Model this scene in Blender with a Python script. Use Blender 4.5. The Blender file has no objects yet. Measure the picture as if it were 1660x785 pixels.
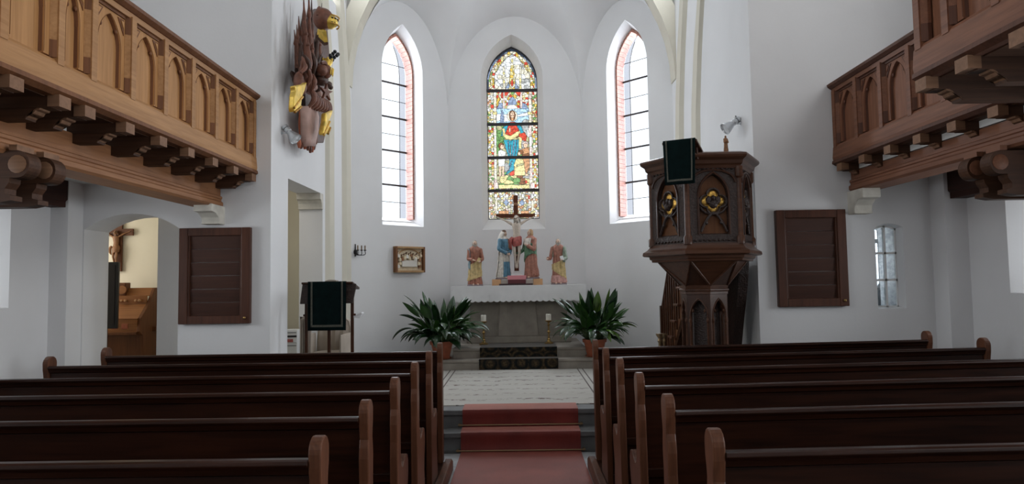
import bpy, math, random
from mathutils import Vector, Matrix
from mathutils.geometry import tessellate_polygon
random.seed(7)
PI = math.pi
sc = bpy.context.scene
COL = sc.collection
# ------------------------------------------------------------------ camera
F, VPX, VPY, ROLL, EYE = 1100.0, 840.0, 458.0, 0.0155, 1.7
_yc = Vector(((VPX-830)/F, (VPY-392.5)/F, 1)).normalized()
_x = Vector((1, -ROLL, 0)); _xc = (_x - _yc*_x.dot(_yc)).normalized()
_zc = _xc.cross(_yc)
if _zc.y > 0: _zc = -_zc
# rows: camera right / down / forward written in world axes
_right = Vector((_xc.x, _yc.x, _zc.x)); _down = Vector((_xc.y, _yc.y, _zc.y)); _fwd = Vector((_xc.z, _yc.z, _zc.z))
CAM = Vector((0, 0, EYE))
cam = bpy.data.objects.new('camera', bpy.data.cameras.new('camera')); COL.objects.link(cam)
cam.matrix_world = Matrix(((_right.x, -_down.x, -_fwd.x, 0), (_right.y, -_down.y, -_fwd.y, 0), (_right.z, -_down.z, -_fwd.z, EYE), (0, 0, 0, 1)))
cam.data.sensor_width = 36; cam.data.lens = 36*F/1660; cam.data.clip_start = .05
sc.camera = cam
def ray(px, py): return _right*((px-830)/F) + _down*((py-392.5)/F) + _fwd
def onX(px, py, X): r = ray(px, py); return CAM + r*(X/r.x)
def onY(px, py, Y): r = ray(px, py); return CAM + r*(Y/r.y)
def onZ(px, py, Z): r = ray(px, py); return CAM + r*((Z-EYE)/r.z)
# ------------------------------------------------------------------ world, daylight, exposure
sc.view_settings.view_transform = 'Standard'; sc.view_settings.look = 'None'
sc.view_settings.gamma = 1; sc.view_settings.use_curve_mapping = False
sc.view_settings.exposure = -0.53
w = bpy.data.worlds.new('overcast_sky'); sc.world = w; w.use_nodes = True
w.node_tree.nodes['Background'].inputs[0].default_value = (.93, .97, 1, 1)
w.node_tree.nodes['Background'].inputs[1].default_value = 2.1
def area(name, loc, target, sx, sy, power, col=(1, 1, 1), spread=180):
    l = bpy.data.lights.new(name, 'AREA'); l.shape = 'RECTANGLE'; l.size = sx; l.size_y = sy; l.energy = power; l.color = col; l.spread = math.radians(spread)
    o = bpy.data.objects.new(name, l); COL.objects.link(o); o.location = loc
    o.rotation_euler = (Vector(target)-Vector(loc)).to_track_quat('-Z', 'Y').to_euler(); return o
DAY = (.90, .95, 1.0)
# daylight in the windows seen or inferred, then added fill and room lights
area('daylight_apse_window', (-2.36, 11.96, 4.3), (-1.36, 10.96, 4.2), .8, 3.5, 158, DAY, 155)
area('daylight_apse_window', (2.28, 11.98, 4.3), (1.28, 10.98, 4.2), .8, 3.5, 158, DAY, 155)
for yy in (5.0, 2.1, -.8):
    area('daylight_gallery_window', (5.0, yy, 5.75), (0, yy, 5.2), 1.15, 2.4, 68, (.98, .97, .97))
    area('daylight_gallery_window', (-5.25, yy, 5.75), (0, yy, 5.2), 1.15, 2.4, 30, DAY)
for yy, pl, pr in ((5.75, 25, 26), (3.2, 32, 84), (.6, 32, 84)):
    area('daylight_aisle_window', (-5.6, yy, 2.1), (0, yy, 1.6), 1.4, 1.1, pl, DAY, 110)
    area('daylight_aisle_window', (5.37, yy, 2.1), (0, yy, 1.6), 1.4, 1.1, pr, DAY, 110)
area('fill_west_opening', (0, -3.75, 5.6), (0, 3, 3.4), 3.0, 3.0, 30, (.98, .98, 1))  # fill light added at an unseen west opening to lighten the nave
area('fill_chancel_high', (2.75, 9.6, 6.6), (-.6, 11.6, 2.0), .9, 1.3, 62, DAY)  # fill light added high in the chancel to brighten the apse
area('fill_chancel_high', (-2.85, 9.6, 6.6), (.5, 11.6, 2.0), .9, 1.3, 62, DAY)  # mirrored twin of that added fill light
area('light_harmonium_room', (-6.55, 8.5, 2.2), (-4.6, 8.9, 1.6), .9, 1.1, 30, (1, .95, .85))  # warm room light; no window is built in this room
area('fill_sacristy', (4.9, 8.7, 2.2), (3.9, 8.9, 1.8), 1.0, 1.4, 110, DAY)  # fill light added to backlight the small panes; room has no window
area('fill_vestry_passage', (-3.45, 8.3, 3.3), (-3.3, 9.6, 1.2), 1.0, .4, 7, (1, .95, .86))  # fill light added under the passage ceiling to brighten the doorway

# ------------------------------------------------------------------ materials
def _base(name):
    m = bpy.data.materials.new(name); m.use_nodes = True
    return m, m.node_tree.nodes, m.node_tree.links, m.node_tree.nodes['Principled BSDF']
def mat(name, c, rough=.6, metal=0, var=.0, vscale=6, bump=0, bscale=60, coat=0, spec=.5, sub=0):
    m, N, L, p = _base(name)
    p.inputs['Base Color'].default_value = (*c, 1); p.inputs['Roughness'].default_value = rough
    p.inputs['Metallic'].default_value = metal; p.inputs['Coat Weight'].default_value = coat
    p.inputs['Specular IOR Level'].default_value = spec
    tc = N.new('ShaderNodeTexCoord')
    if var:
        n = N.new('ShaderNodeTexNoise'); n.inputs['Scale'].default_value = vscale; n.inputs['Detail'].default_value = 5
        L.new(tc.outputs['Object'], n.inputs['Vector'])
        r = N.new('ShaderNodeValToRGB'); r.color_ramp.elements[0].position = .3; r.color_ramp.elements[1].position = .72
        r.color_ramp.elements[0].color = (*[x*(1-var) for x in c], 1); r.color_ramp.elements[1].color = (*[min(1, x*(1+var)) for x in c], 1)
        L.new(n.outputs[0], r.inputs[0]); L.new(r.outputs[0], p.inputs['Base Color'])
    if bump:
        n = N.new('ShaderNodeTexNoise'); n.inputs['Scale'].default_value = bscale; n.inputs['Detail'].default_value = 4
        L.new(tc.outputs['Object'], n.inputs['Vector'])
        b = N.new('ShaderNodeBump'); b.inputs['Strength'].default_value = bump; b.inputs['Distance'].default_value = .01
        L.new(n.outputs[0], b.inputs['Height']); L.new(b.outputs[0], p.inputs['Normal'])
    return m
def wood(name, c1, c2, axis='y', rough=.4, coat=0, fine=38, spec=.22):
    m, N, L, p = _base(name)
    tc = N.new('ShaderNodeTexCoord'); mp = N.new('ShaderNodeMapping')
    s = {'x': (.06, 1, 1), 'y': (1, .06, 1), 'z': (1, 1, .06)}[axis]
    mp.inputs['Scale'].default_value = s; L.new(tc.outputs['Object'], mp.inputs['Vector'])
    n = N.new('ShaderNodeTexNoise'); n.inputs['Scale'].default_value = fine; n.inputs['Detail'].default_value = 6; n.inputs['Distortion'].default_value = .6
    n2 = N.new('ShaderNodeTexNoise'); n2.inputs['Scale'].default_value = 5; n2.inputs['Detail'].default_value = 3
    L.new(mp.outputs[0], n.inputs['Vector']); L.new(mp.outputs[0], n2.inputs['Vector'])
    a = N.new('ShaderNodeMath'); a.operation = 'MULTIPLY_ADD'; a.inputs[1].default_value = .55
    h = N.new('ShaderNodeMath'); h.operation = 'MULTIPLY'; h.inputs[1].default_value = .45
    L.new(n2.outputs[0], h.inputs[0]); L.new(n.outputs[0], a.inputs[0]); L.new(h.outputs[0], a.inputs[2])
    r = N.new('ShaderNodeValToRGB'); r.color_ramp.elements[0].position = .36; r.color_ramp.elements[1].position = .64
    r.color_ramp.elements[0].color = (*c1, 1); r.color_ramp.elements[1].color = (*c2, 1)
    L.new(a.outputs[0], r.inputs[0]); L.new(r.outputs[0], p.inputs['Base Color'])
    p.inputs['Roughness'].default_value = rough; p.inputs['Coat Weight'].default_value = coat; p.inputs['Coat Roughness'].default_value = .2
    p.inputs['Specular IOR Level'].default_value = spec
    b = N.new('ShaderNodeBump'); b.inputs['Strength'].default_value = .12; b.inputs['Distance'].default_value = .004
    L.new(n.outputs[0], b.inputs['Height']); L.new(b.outputs[0], p.inputs['Normal'])
    return m
def glass(name, c, gloss=.05, lo=None):
    m = bpy.data.materials.new(name); m.use_nodes = True; N = m.node_tree.nodes; L = m.node_tree.links; N.clear()
    o = N.new('ShaderNodeOutputMaterial'); t = N.new('ShaderNodeBsdfTransparent'); t.inputs[0].default_value = (*c, 1)
    if lo is not None:      # painted glass: darker brushwork and texture inside the pane
        tc = N.new('ShaderNodeTexCoord'); n = N.new('ShaderNodeTexNoise'); n.inputs['Scale'].default_value = 26; n.inputs['Detail'].default_value = 4
        L.new(tc.outputs['Object'], n.inputs['Vector'])
        r = N.new('ShaderNodeValToRGB'); r.color_ramp.elements[0].position = .38; r.color_ramp.elements[1].position = .58
        r.color_ramp.elements[0].color = (*lo, 1); r.color_ramp.elements[1].color = (*c, 1)
        L.new(n.outputs[0], r.inputs[0]); L.new(r.outputs[0], t.inputs[0])
    g = N.new('ShaderNodeBsdfGlossy'); g.inputs['Roughness'].default_value = .08
    mx = N.new('ShaderNodeMixShader'); mx.inputs[0].default_value = gloss
    L.new(t.outputs[0], mx.inputs[1]); L.new(g.outputs[0], mx.inputs[2]); L.new(mx.outputs[0], o.inputs[0]); return m
M = {}
M['plaster'] = mat('white_plaster', (.78, .78, .785), .9, var=.025, vscale=1.6, bump=.08, bscale=35, spec=.2)
M['ceil'] = mat('white_ceiling_plaster', (.74, .735, .71), .9, var=.02, vscale=2, spec=.2)
M['cream'] = mat('cream_plaster', (.82, .77, .63), .9, var=.03, vscale=2, spec=.2)
M['rib'] = mat('cream_painted_rib', (.66, .625, .53), .85, var=.03, vscale=4, spec=.2)
M['stone'] = mat('grey_step_stone', (.115, .118, .118), .5, var=.25, vscale=5, bump=.2, bscale=60)
M['slab'] = mat('grey_paving_stone', (.33, .34, .35), .55, var=.22, vscale=7, bump=.15, bscale=50)
M['slab2'] = mat('pale_paving_stone', (.40, .41, .42), .55, var=.2, vscale=7, bump=.15, bscale=50)
M['joint'] = mat('dark_mortar', (.12, .12, .115), .9, var=.2, vscale=20)
M['altarstone'] = mat('altar_stone', (.36, .325, .28), .75, var=.15, vscale=6, bump=.15, bscale=40)
M['sandstone'] = mat('pale_sandstone', (.62, .59, .52), .8, var=.12, vscale=9, bump=.2, bscale=40)
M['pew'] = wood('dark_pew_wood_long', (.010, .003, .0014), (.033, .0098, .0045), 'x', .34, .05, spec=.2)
M['pewv'] = wood('pew_wood_upright_lit', (.055, .0205, .010), (.125, .048, .024), 'z', .42, .05)  # lit copy of the pew wood: light from the aisle painted in
M['gal'] = wood('amber_gallery_wood', (.355, .172, .062), (.51, .265, .108), 'z', .55)
M['galh'] = wood('amber_gallery_rail', (.315, .152, .058), (.455, .238, .10), 'y', .5)
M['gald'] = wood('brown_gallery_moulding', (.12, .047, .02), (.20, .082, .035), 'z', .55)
M['galbeam'] = wood('red_brown_gallery_beam', (.22, .095, .042), (.34, .16, .075), 'y', .55)
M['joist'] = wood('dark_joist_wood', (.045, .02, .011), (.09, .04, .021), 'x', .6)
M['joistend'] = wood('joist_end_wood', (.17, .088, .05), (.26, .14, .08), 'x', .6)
M['rgal'] = wood('red_brown_panel_wood', (.16, .065, .036), (.26, .112, .062), 'z', .55)
M['rgalh'] = wood('red_brown_rail_wood', (.15, .062, .035), (.245, .105, .058), 'y', .5)
M['rgald'] = wood('red_brown_moulding_wood', (.075, .032, .02), (.13, .055, .034), 'z', .55)
M['darkbeam'] = wood('dark_wall_beam', (.028, .011, .008), (.055, .02, .014), 'y', .6)
M['board'] = wood('mahogany_board', (.042, .0165, .0105), (.072, .028, .017), 'x', .45, .1)
M['boardf'] = wood('mahogany_frame', (.058, .023, .014), (.10, .039, .023), 'z', .42, .1)
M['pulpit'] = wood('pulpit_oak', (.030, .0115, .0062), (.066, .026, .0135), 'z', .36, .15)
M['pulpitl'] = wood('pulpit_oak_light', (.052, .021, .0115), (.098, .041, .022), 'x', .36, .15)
M['pulpitp'] = wood('pulpit_panel_wood', (.09, .035, .014), (.16, .065, .026), 'z', .4, .1)
M['pulpitd'] = mat('carved_dark_oak', (.028, .013, .009), .5, var=.5, vscale=45, bump=.9, bscale=55)
M['gold'] = mat('aged_gilding', (.72, .43, .10), .33, .85, var=.35, vscale=30, bump=.5, bscale=50)
M['goldpaint'] = mat('yellow_gilding', (.80, .55, .10), .38, .45, var=.25, vscale=14, bump=.4, bscale=30)
M['brass'] = mat('brass', (.42, .27, .10), .35, .9, var=.2, vscale=30)
M['rod'] = mat('dull_brass_rod', (.22, .15, .08), .4, .7)
M['iron'] = mat('dark_iron', (.03, .028, .028), .5, .6)
M['lead'] = mat('lead_came', (.02, .02, .022), .6, .3)
M['bar'] = mat('saddle_bar', (.045, .042, .045), .6, .2)
M['brick'] = mat('orange_brick', (.78, .50, .32), .85, var=.18, vscale=9, bump=.2, bscale=60)
M['white'] = mat('white_paint', (.8, .8, .79), .5)
M['linen'] = mat('white_linen', (.83, .83, .84), .85, var=.03, vscale=9, bump=.12, bscale=120, spec=.2)
M['candle'] = mat('candle_wax', (.86, .83, .74), .5)
M['terra'] = mat('terracotta', (.40, .115, .055), .75, var=.18, vscale=14, bump=.1)
M['soil'] = mat('potting_soil', (.03, .02, .013), .95)
M['green'] = mat('dark_green_velvet', (.0022, .0085, .0085), .9, var=.3, vscale=14, spec=.1)
M['trimgold'] = mat('woven_grey_gold_braid', (.075, .075, .058), .8, var=.35, vscale=90)
M['beige'] = mat('beige_cover_cloth', (.43, .37, .31), .9, var=.08, vscale=5, spec=.2)
M['black'] = mat('black_plastic', (.006, .007, .009), .5, var=.2, vscale=9)
M['silver'] = mat('brushed_aluminium', (.62, .64, .66), .3, .9)
M['lens'] = mat('lamp_glass', (.85, .88, .9), .15, .2)
M['oak'] = wood('golden_oak', (.235, .092, .03), (.37, .155, .053), 'x', .42, .15)
M['oakd'] = wood('brown_oak', (.11, .04, .015), (.19, .073, .027), 'z', .45, .1)
M['cross'] = wood('cross_wood', (.10, .03, .013), (.165, .055, .025), 'z', .5)
M['crossr'] = wood('room_cross_wood', (.085, .032, .014), (.14, .055, .026), 'z', .5)
M['carvedwood'] = mat('carved_limewood', (.27, .125, .052), .55, var=.2, vscale=30)
M['pine'] = mat('light_box_wood', (.55, .31, .15), .6, var=.12, vscale=12)
M['greybox'] = mat('grey_beige_block', (.50, .43, .37), .7)
M['pinkcloth'] = mat('rose_cloth', (.60, .23, .25), .8)
M['wine'] = mat('wine_red_block', (.10, .012, .016), .5)
M['wined'] = mat('dark_wine_plinth', (.03, .008, .009), .4)
M['skin'] = mat('painted_skin', (.66, .47, .36), .5, var=.08, vscale=30)
M['pale'] = mat('pale_painted_body', (.62, .53, .44), .5, var=.12, vscale=30)
M['hair'] = mat('brown_painted_hair', (.14, .075, .045), .6, var=.3, vscale=60)
M['greyhair'] = mat('grey_painted_hair', (.40, .36, .31), .6, var=.3, vscale=60)
M['blond'] = mat('light_brown_painted_hair', (.42, .26, .13), .6, var=.3, vscale=60)
def paint(n, c): M[n] = mat('painted_'+n, c, .5, var=.28, vscale=26)
paint('ochre', (.60, .45, .21)); paint('rust', (.36, .145, .095)); paint('lightblue', (.29, .40, .45)); paint('blue', (.085, .20, .285))
paint('ivory', (.66, .615, .55)); paint('bronze', (.24, .165, .10)); paint('leafgreen', (.125, .24, .145)); paint('brick', (.40, .175, .125))
paint('red', (.42, .105, .09)); paint('rose', (.56, .31, .27)); paint('sage', (.30, .36, .28)); paint('bookbrown', (.33, .12, .06)); paint('darkeye', (.03, .02, .018))
M['paintbase'] = mat('violet_grey_statue_base', (.22, .17, .18), .6)
M['ebrown'] = mat('red_brown_carving', (.18, .068, .04), .5, var=.3, vscale=18, bump=.4, bscale=25)
M['ebrownd'] = mat('dark_brown_carving', (.075, .034, .022), .5, var=.35, vscale=18, bump=.5, bscale=25)
M['epink'] = mat('faded_rose_tablet', (.44, .28, .235), .7, var=.14, vscale=9)
M['relief'] = mat('cream_relief', (.70, .58, .40), .55, var=.15, vscale=40)
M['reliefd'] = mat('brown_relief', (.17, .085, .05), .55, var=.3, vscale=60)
M['relieft'] = mat('white_relief_table', (.78, .74, .67), .6)
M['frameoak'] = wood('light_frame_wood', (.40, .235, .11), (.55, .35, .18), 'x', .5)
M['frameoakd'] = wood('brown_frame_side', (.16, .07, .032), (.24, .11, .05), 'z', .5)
M['grey'] = mat('grey_pottery', (.10, .11, .115), .6, var=.2, vscale=14)
M['greyiron'] = mat('grey_cast_iron', (.05, .055, .06), .6, var=.2, vscale=14)
for i, c in enumerate(((.012, .042, .012), (.02, .062, .015), (.035, .095, .02), (.085, .17, .02), (.026, .06, .026))):
    M['leaf%d' % i] = mat('glossy_leaf_%d' % i, c, .27, var=.3, vscale=9, spec=.65)
M['stem'] = mat('leaf_stem', (.04, .075, .02), .5)
M['clear'] = glass('clear_window_glass', (.97, .985, 1), .03)
M['tint'] = glass('pale_border_glass', (.72, .74, .78), .03)
M['rippled'] = glass('rippled_glass', (.70, .74, .76), .06, lo=(.58, .62, .64))

# red runner: ribbed weave
def carpet_mat():
    m, N, L, p = _base('red_runner_weave'); tc = N.new('ShaderNodeTexCoord')
    wv = N.new('ShaderNodeTexWave'); wv.inputs['Scale'].default_value = 26; wv.bands_direction = 'X'; wv.inputs['Distortion'].default_value = .4
    n = N.new('ShaderNodeTexNoise'); n.inputs['Scale'].default_value = 3.5; n.inputs['Detail'].default_value = 6
    n3 = N.new('ShaderNodeTexNoise'); n3.inputs['Scale'].default_value = 160
    for q in (wv, n, n3): L.new(tc.outputs['Object'], q.inputs['Vector'])
    r = N.new('ShaderNodeValToRGB'); r.color_ramp.elements[0].color = (.105, .0075, .0045, 1); r.color_ramp.elements[1].color = (.18, .020, .013, 1)
    r.color_ramp.elements[0].position = .3; r.color_ramp.elements[1].position = .75; L.new(n.outputs[0], r.inputs[0])
    L.new(r.outputs[0], p.inputs['Base Color']); p.inputs['Roughness'].default_value = .58
    p.inputs['Sheen Weight'].default_value = 1.0; p.inputs['Sheen Tint'].default_value = (1, .5, .4, 1); p.inputs['Sheen Roughness'].default_value = .4; p.inputs['Specular IOR Level'].default_value = .4
    a = N.new('ShaderNodeMath'); a.operation = 'ADD'; L.new(wv.outputs[1], a.inputs[0]); L.new(n3.outputs[0], a.inputs[1])
    b = N.new('ShaderNodeBump'); b.inputs['Strength'].default_value = .12; b.inputs['Distance'].default_value = .004
    L.new(a.outputs[0], b.inputs['Height']); L.new(b.outputs[0], p.inputs['Normal']); return m
M['runner'] = carpet_mat()
# chancel rug: pale field with rows of small dark dashes, thin dark border lines (printed weave)
def rug_mat(cx, half):
    m, N, L, p = _base('pale_dashed_rug'); tc = N.new('ShaderNodeTexCoord'); sp = N.new('ShaderNodeSeparateXYZ'); L.new(tc.outputs['Object'], sp.inputs[0])
    def mth(op, a, b=None, c=None):
        q = N.new('ShaderNodeMath'); q.operation = op
        for k, v in enumerate((a, b, c)):
            if v is None: continue
            if isinstance(v, (int, float)): q.inputs[k].default_value = v
            else: L.new(v, q.inputs[k])
        return q.outputs[0]
    mp = N.new('ShaderNodeMapping'); mp.inputs['Scale'].default_value = (9, 22, 1); L.new(tc.outputs['Object'], mp.inputs[0])
    nz = N.new('ShaderNodeTexNoise'); nz.inputs['Scale'].default_value = 1.5; nz.inputs['Detail'].default_value = 5; L.new(mp.outputs[0], nz.inputs['Vector'])
    mp2 = N.new('ShaderNodeMapping'); mp2.inputs['Scale'].default_value = (.5, 7, 1); L.new(tc.outputs['Object'], mp2.inputs[0])
    nb = N.new('ShaderNodeTexNoise'); nb.inputs['Scale'].default_value = .9; nb.inputs['Detail'].default_value = 1; L.new(mp2.outputs[0], nb.inputs['Vector'])
    mp3 = N.new('ShaderNodeMapping'); mp3.inputs['Scale'].default_value = (2.6, .3, 1); L.new(tc.outputs['Object'], mp3.inputs[0])
    nw = N.new('ShaderNodeTexNoise'); nw.inputs['Scale'].default_value = 1.0; L.new(mp3.outputs[0], nw.inputs['Vector'])
    rows = mth('SINE', mth('ADD', mth('MULTIPLY', sp.outputs[1], 17), mth('MULTIPLY', nw.outputs[0], 4.5))); row = mth('GREATER_THAN', rows, .55)
    dash = mth('GREATER_THAN', mth('ADD', nz.outputs[0], mth('MULTIPLY', nb.outputs[0], .35)), .745)
    mask = mth('MULTIPLY', row, dash)
    ax = mth('ABSOLUTE', mth('SUBTRACT', sp.outputs[0], cx))
    inside = mth('LESS_THAN', ax, half-.02); mask = mth('MULTIPLY', mask, inside)
    for d in (half, half+.075): mask = mth('MAXIMUM', mask, mth('LESS_THAN', mth('ABSOLUTE', mth('SUBTRACT', ax, d)), .009))
    r = N.new('ShaderNodeValToRGB'); r.color_ramp.elements[0].color = (.445, .425, .385, 1); r.color_ramp.elements[1].color = (.52, .505, .47, 1); L.new(nb.outputs[0], r.inputs[0])
    rc = N.new('ShaderNodeValToRGB'); rc.color_ramp.elements[0].color = (.14, .125, .12, 1); rc.color_ramp.elements[1].color = (.24, .15, .13, 1)
    rc.color_ramp.elements[0].position = .55; rc.color_ramp.elements[1].position = .75; L.new(nz.outputs[0], rc.inputs[0])
    mx = N.new('ShaderNodeMix'); mx.data_type = 'RGBA'; L.new(mask, mx.inputs['Factor']); L.new(r.outputs[0], mx.inputs['A']); L.new(rc.outputs[0], mx.inputs['B'])
    L.new(mx.outputs['Result'], p.inputs['Base Color']); p.inputs['Roughness'].default_value = .95; p.inputs['Specular IOR Level'].default_value = .1; return m
M['rug'] = rug_mat(-.05, .92)
def persian_mat():
    m, N, L, p = _base('dark_floral_runner_weave'); tc = N.new('ShaderNodeTexCoord')
    v = N.new('ShaderNodeTexVoronoi'); v.inputs['Scale'].default_value = 4.2; v.feature = 'F1'; v.inputs['Randomness'].default_value = .15
    n = N.new('ShaderNodeTexNoise'); n.inputs['Scale'].default_value = 34; n.inputs['Detail'].default_value = 3
    L.new(tc.outputs['Object'], v.inputs['Vector']); L.new(tc.outputs['Object'], n.inputs['Vector'])
    s = N.new('ShaderNodeMath'); s.operation = 'SINE'; q = N.new('ShaderNodeMath'); q.operation = 'MULTIPLY'; q.inputs[1].default_value = 22
    L.new(v.outputs['Distance'], q.inputs[0]); L.new(q.outputs[0], s.inputs[0])
    a = N.new('ShaderNodeMath'); a.operation = 'MULTIPLY_ADD'; a.inputs[1].default_value = .3; L.new(s.outputs[0], a.inputs[0]); L.new(n.outputs[0], a.inputs[2])
    r = N.new('ShaderNodeValToRGB'); e = r.color_ramp.elements
    e[0].position = .3; e[0].color = (.012, .014, .014, 1); e[1].position = .85; e[1].color = (.10, .068, .034, 1)
    k = e.new(.55); k.color = (.045, .032, .022, 1); k = e.new(.7); k.color = (.036, .029, .02, 1)
    L.new(a.outputs[0], r.inputs[0]); L.new(r.outputs[0], p.inputs['Base Color']); p.inputs['Roughness'].default_value = .95; p.inputs['Specular IOR Level'].default_value = .1
    p.inputs['Sheen Weight'].default_value = .7; p.inputs['Sheen Roughness'].default_value = .25; return m
M['persian'] = persian_mat()

# ------------------------------------------------------------------ mesh helpers
LOC = {}
class B:
    def __init__(s): s.v = []; s.f = []
    def add(s, vs, fs):
        k = len(s.v); s.v += [tuple(p) for p in vs]; s.f += [tuple(i+k for i in f) for f in fs]; return s
    def box(s, x0, x1, y0, y1, z0, z1):
        return s.add([(x0, y0, z0), (x1, y0, z0), (x1, y1, z0), (x0, y1, z0), (x0, y0, z1), (x1, y0, z1), (x1, y1, z1), (x0, y1, z1)],
                     [(0, 3, 2, 1), (4, 5, 6, 7), (0, 1, 5, 4), (1, 2, 6, 5), (2, 3, 7, 6), (3, 0, 4, 7)])
    def prism(s, pts, axis, a, b):
        m = {'x': lambda p, t: (t, p[0], p[1]), 'y': lambda p, t: (p[0], t, p[1]), 'z': lambda p, t: (p[0], p[1], t)}[axis]
        n = len(pts); ar = sum(pts[i][0]*pts[(i+1) % n][1]-pts[(i+1) % n][0]*pts[i][1] for i in range(n))
        if (ar < 0) != (axis == 'y'): pts = pts[::-1]
        if b < a: a, b = b, a
        return s.add([m(p, a) for p in pts]+[m(p, b) for p in pts],
                     [tuple(range(n-1, -1, -1)), tuple(range(n, 2*n))]+[(i, (i+1) % n, n+(i+1) % n, n+i) for i in range(n)])
    def poly(s, pts, off):      # a flat polygon of 3-D points given thickness by the vector off
        n = len(pts); off = Vector(off); pts = [Vector(p) for p in pts]
        return s.add(pts+[p+off for p in pts], [tuple(range(n)), tuple(range(2*n-1, n-1, -1))]+[((i+1) % n, i, n+i, n+(i+1) % n) for i in range(n)])
    def loft(s, rings, cap=True, closed=True):
        n = len(rings[0]); vs = [p for r in rings for p in r]; fs = []
        for i in range(len(rings)-1):
            for j in range(n if closed else n-1):
                k = (j+1) % n; fs.append((i*n+j, i*n+k, (i+1)*n+k, (i+1)*n+j))
        if cap: fs.append(tuple(range(n-1, -1, -1))); q = (len(rings)-1)*n; fs.append(tuple(range(q, q+n)))
        return s.add(vs, fs)
    def lathe(s, prof, c=(0, 0, 0), n=16, axis=(0, 0, 1), ph=0):
        q = Vector((0, 0, 1)).rotation_difference(Vector(axis)); c = Vector(c)
        return s.loft([[c+q @ Vector((r*math.cos(ph+2*PI*k/n), r*math.sin(ph+2*PI*k/n), z)) for k in range(n)] for r, z in prof])
    def tube(s, path, r, n=8):
        P = [Vector(p) for p in path]; R = list(r) if isinstance(r, (list, tuple)) else [r]*len(P); rings = []; ref = None
        if 3 <= len(P) <= 8:      # short hand-made paths are rounded off
            P2, R2, m = [], [], len(P)
            for i in range(m-1):
                a, b_, c, d = P[max(i-1, 0)], P[i], P[i+1], P[min(i+2, m-1)]
                for j in range(4):
                    t = j/4; P2.append(.5*(2*b_+(c-a)*t+(2*a-5*b_+4*c-d)*t*t+(3*b_-a-3*c+d)*t**3)); R2.append(R[i]+(R[i+1]-R[i])*(t*t*(3-2*t)))
            P, R = P2+[P[-1]], R2+[R[-1]]
        for i, p in enumerate(P):
            t = (P[min(i+1, len(P)-1)]-P[max(i-1, 0)]).normalized()
            if ref is None: ref = t.orthogonal().normalized()
            ref = (ref-t*ref.dot(t)).normalized(); bi = t.cross(ref)
            rings.append([p+(ref*math.cos(2*PI*k/n)+bi*math.sin(2*PI*k/n))*R[i] for k in range(n)])
        return s.loft(rings)
    def ell(s, c, r, n=12, m=8, rot=None):
        c = Vector(c); r = (r, r, r) if isinstance(r, (int, float)) else r
        f = (lambda p: c+rot @ p) if rot else (lambda p: c+p)
        rings = [[f(Vector((r[0]*math.sin(a)*math.cos(2*PI*k/n), r[1]*math.sin(a)*math.sin(2*PI*k/n), -r[2]*math.cos(a)))) for k in range(n)]
                 for a in [PI*(.04+.92*i/m) for i in range(m+1)]]
        return s.loft(rings)
    def xf(s, mtx): s.v = [tuple(mtx @ Vector(p)) for p in s.v]; return s
    def mesh(s, name, smooth=False, mt=None):
        me = bpy.data.meshes.new(name); me.from_pydata(s.v, [], s.f)
        if smooth:
            me.polygons.foreach_set('use_smooth', [True]*len(me.polygons))
            me.set_sharp_from_angle(angle=math.radians(38))
        if mt: me.materials.append(M[mt])
        return me
    def build(s, name, mt, parent=None, smooth=False, local=False, label=None):
        off = Vector((0, 0, 0)) if local or parent is None else LOC.get(parent.name, Vector((0, 0, 0)))
        if off.length: s.v = [(p[0]-off.x, p[1]-off.y, p[2]-off.z) for p in s.v]
        o = bpy.data.objects.new(name, s.mesh(name, smooth, mt)); COL.objects.link(o)
        if parent: o.parent = parent
        LOC[o.name] = off if not local else Vector((0, 0, 0))
        if label: o['label'] = label
        return o
def thing(name, label, cat, loc=(0, 0, 0), group=None, rz=0):
    o = bpy.data.objects.new(name, None); COL.objects.link(o); o.location = loc; o.rotation_euler = (0, 0, rz); o.empty_display_size = .1
    o['label'] = label; o['category'] = cat
    if group: o['group'] = group
    LOC[o.name] = Vector(loc); return o
def tag(o, label, cat, group=None):
    o['label'] = label; o['category'] = cat
    if group: o['group'] = group
    return o
def struct(name, b, mt, label, parent=None, smooth=False):
    o = b.build(name, mt, parent, smooth)
    if parent is None: o['kind'] = 'structure'; o['label'] = label; o['category'] = name.split('_')[0]
    return o
def copy_tree(o, parent=None):
    c = o.copy(); COL.objects.link(c)
    if parent: c.parent = parent
    LOC[c.name] = LOC.get(o.name, Vector((0, 0, 0)))
    for ch in list(o.children): copy_tree(ch, c)
    return c
def bevel(o, w=.006, seg=2):
    m = o.modifiers.new('edge', 'BEVEL'); m.width = w; m.segments = seg; m.limit_method = 'ANGLE'; return o
def piece(parent, mesh, name, loc=(0, 0, 0), rot=None):
    o = bpy.data.objects.new(name, mesh); COL.objects.link(o); o.parent = parent; o.location = loc
    if rot is not None: o.rotation_euler = rot
    return o
def arch(w, spring, apex, n=8, x0=0.0, z0=None):
    """points of a pointed arch from right springing over the apex to the left springing; z0: the sill, making a closed outline"""
    h = apex-spring; r = (w*w/4+h*h)/w; pts = []
    a1 = math.atan2(h, r-w/2)
    for i in range(n+1): a = a1*i/n; pts.append((x0+w/2-r+r*math.cos(a), spring+r*math.sin(a)))
    left = [(2*x0-x, z) for x, z in pts[-2::-1]]
    pts = pts+left
    if z0 is not None: pts = [(x0-w/2, z0), (x0+w/2, z0)]+pts
    return pts
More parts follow.
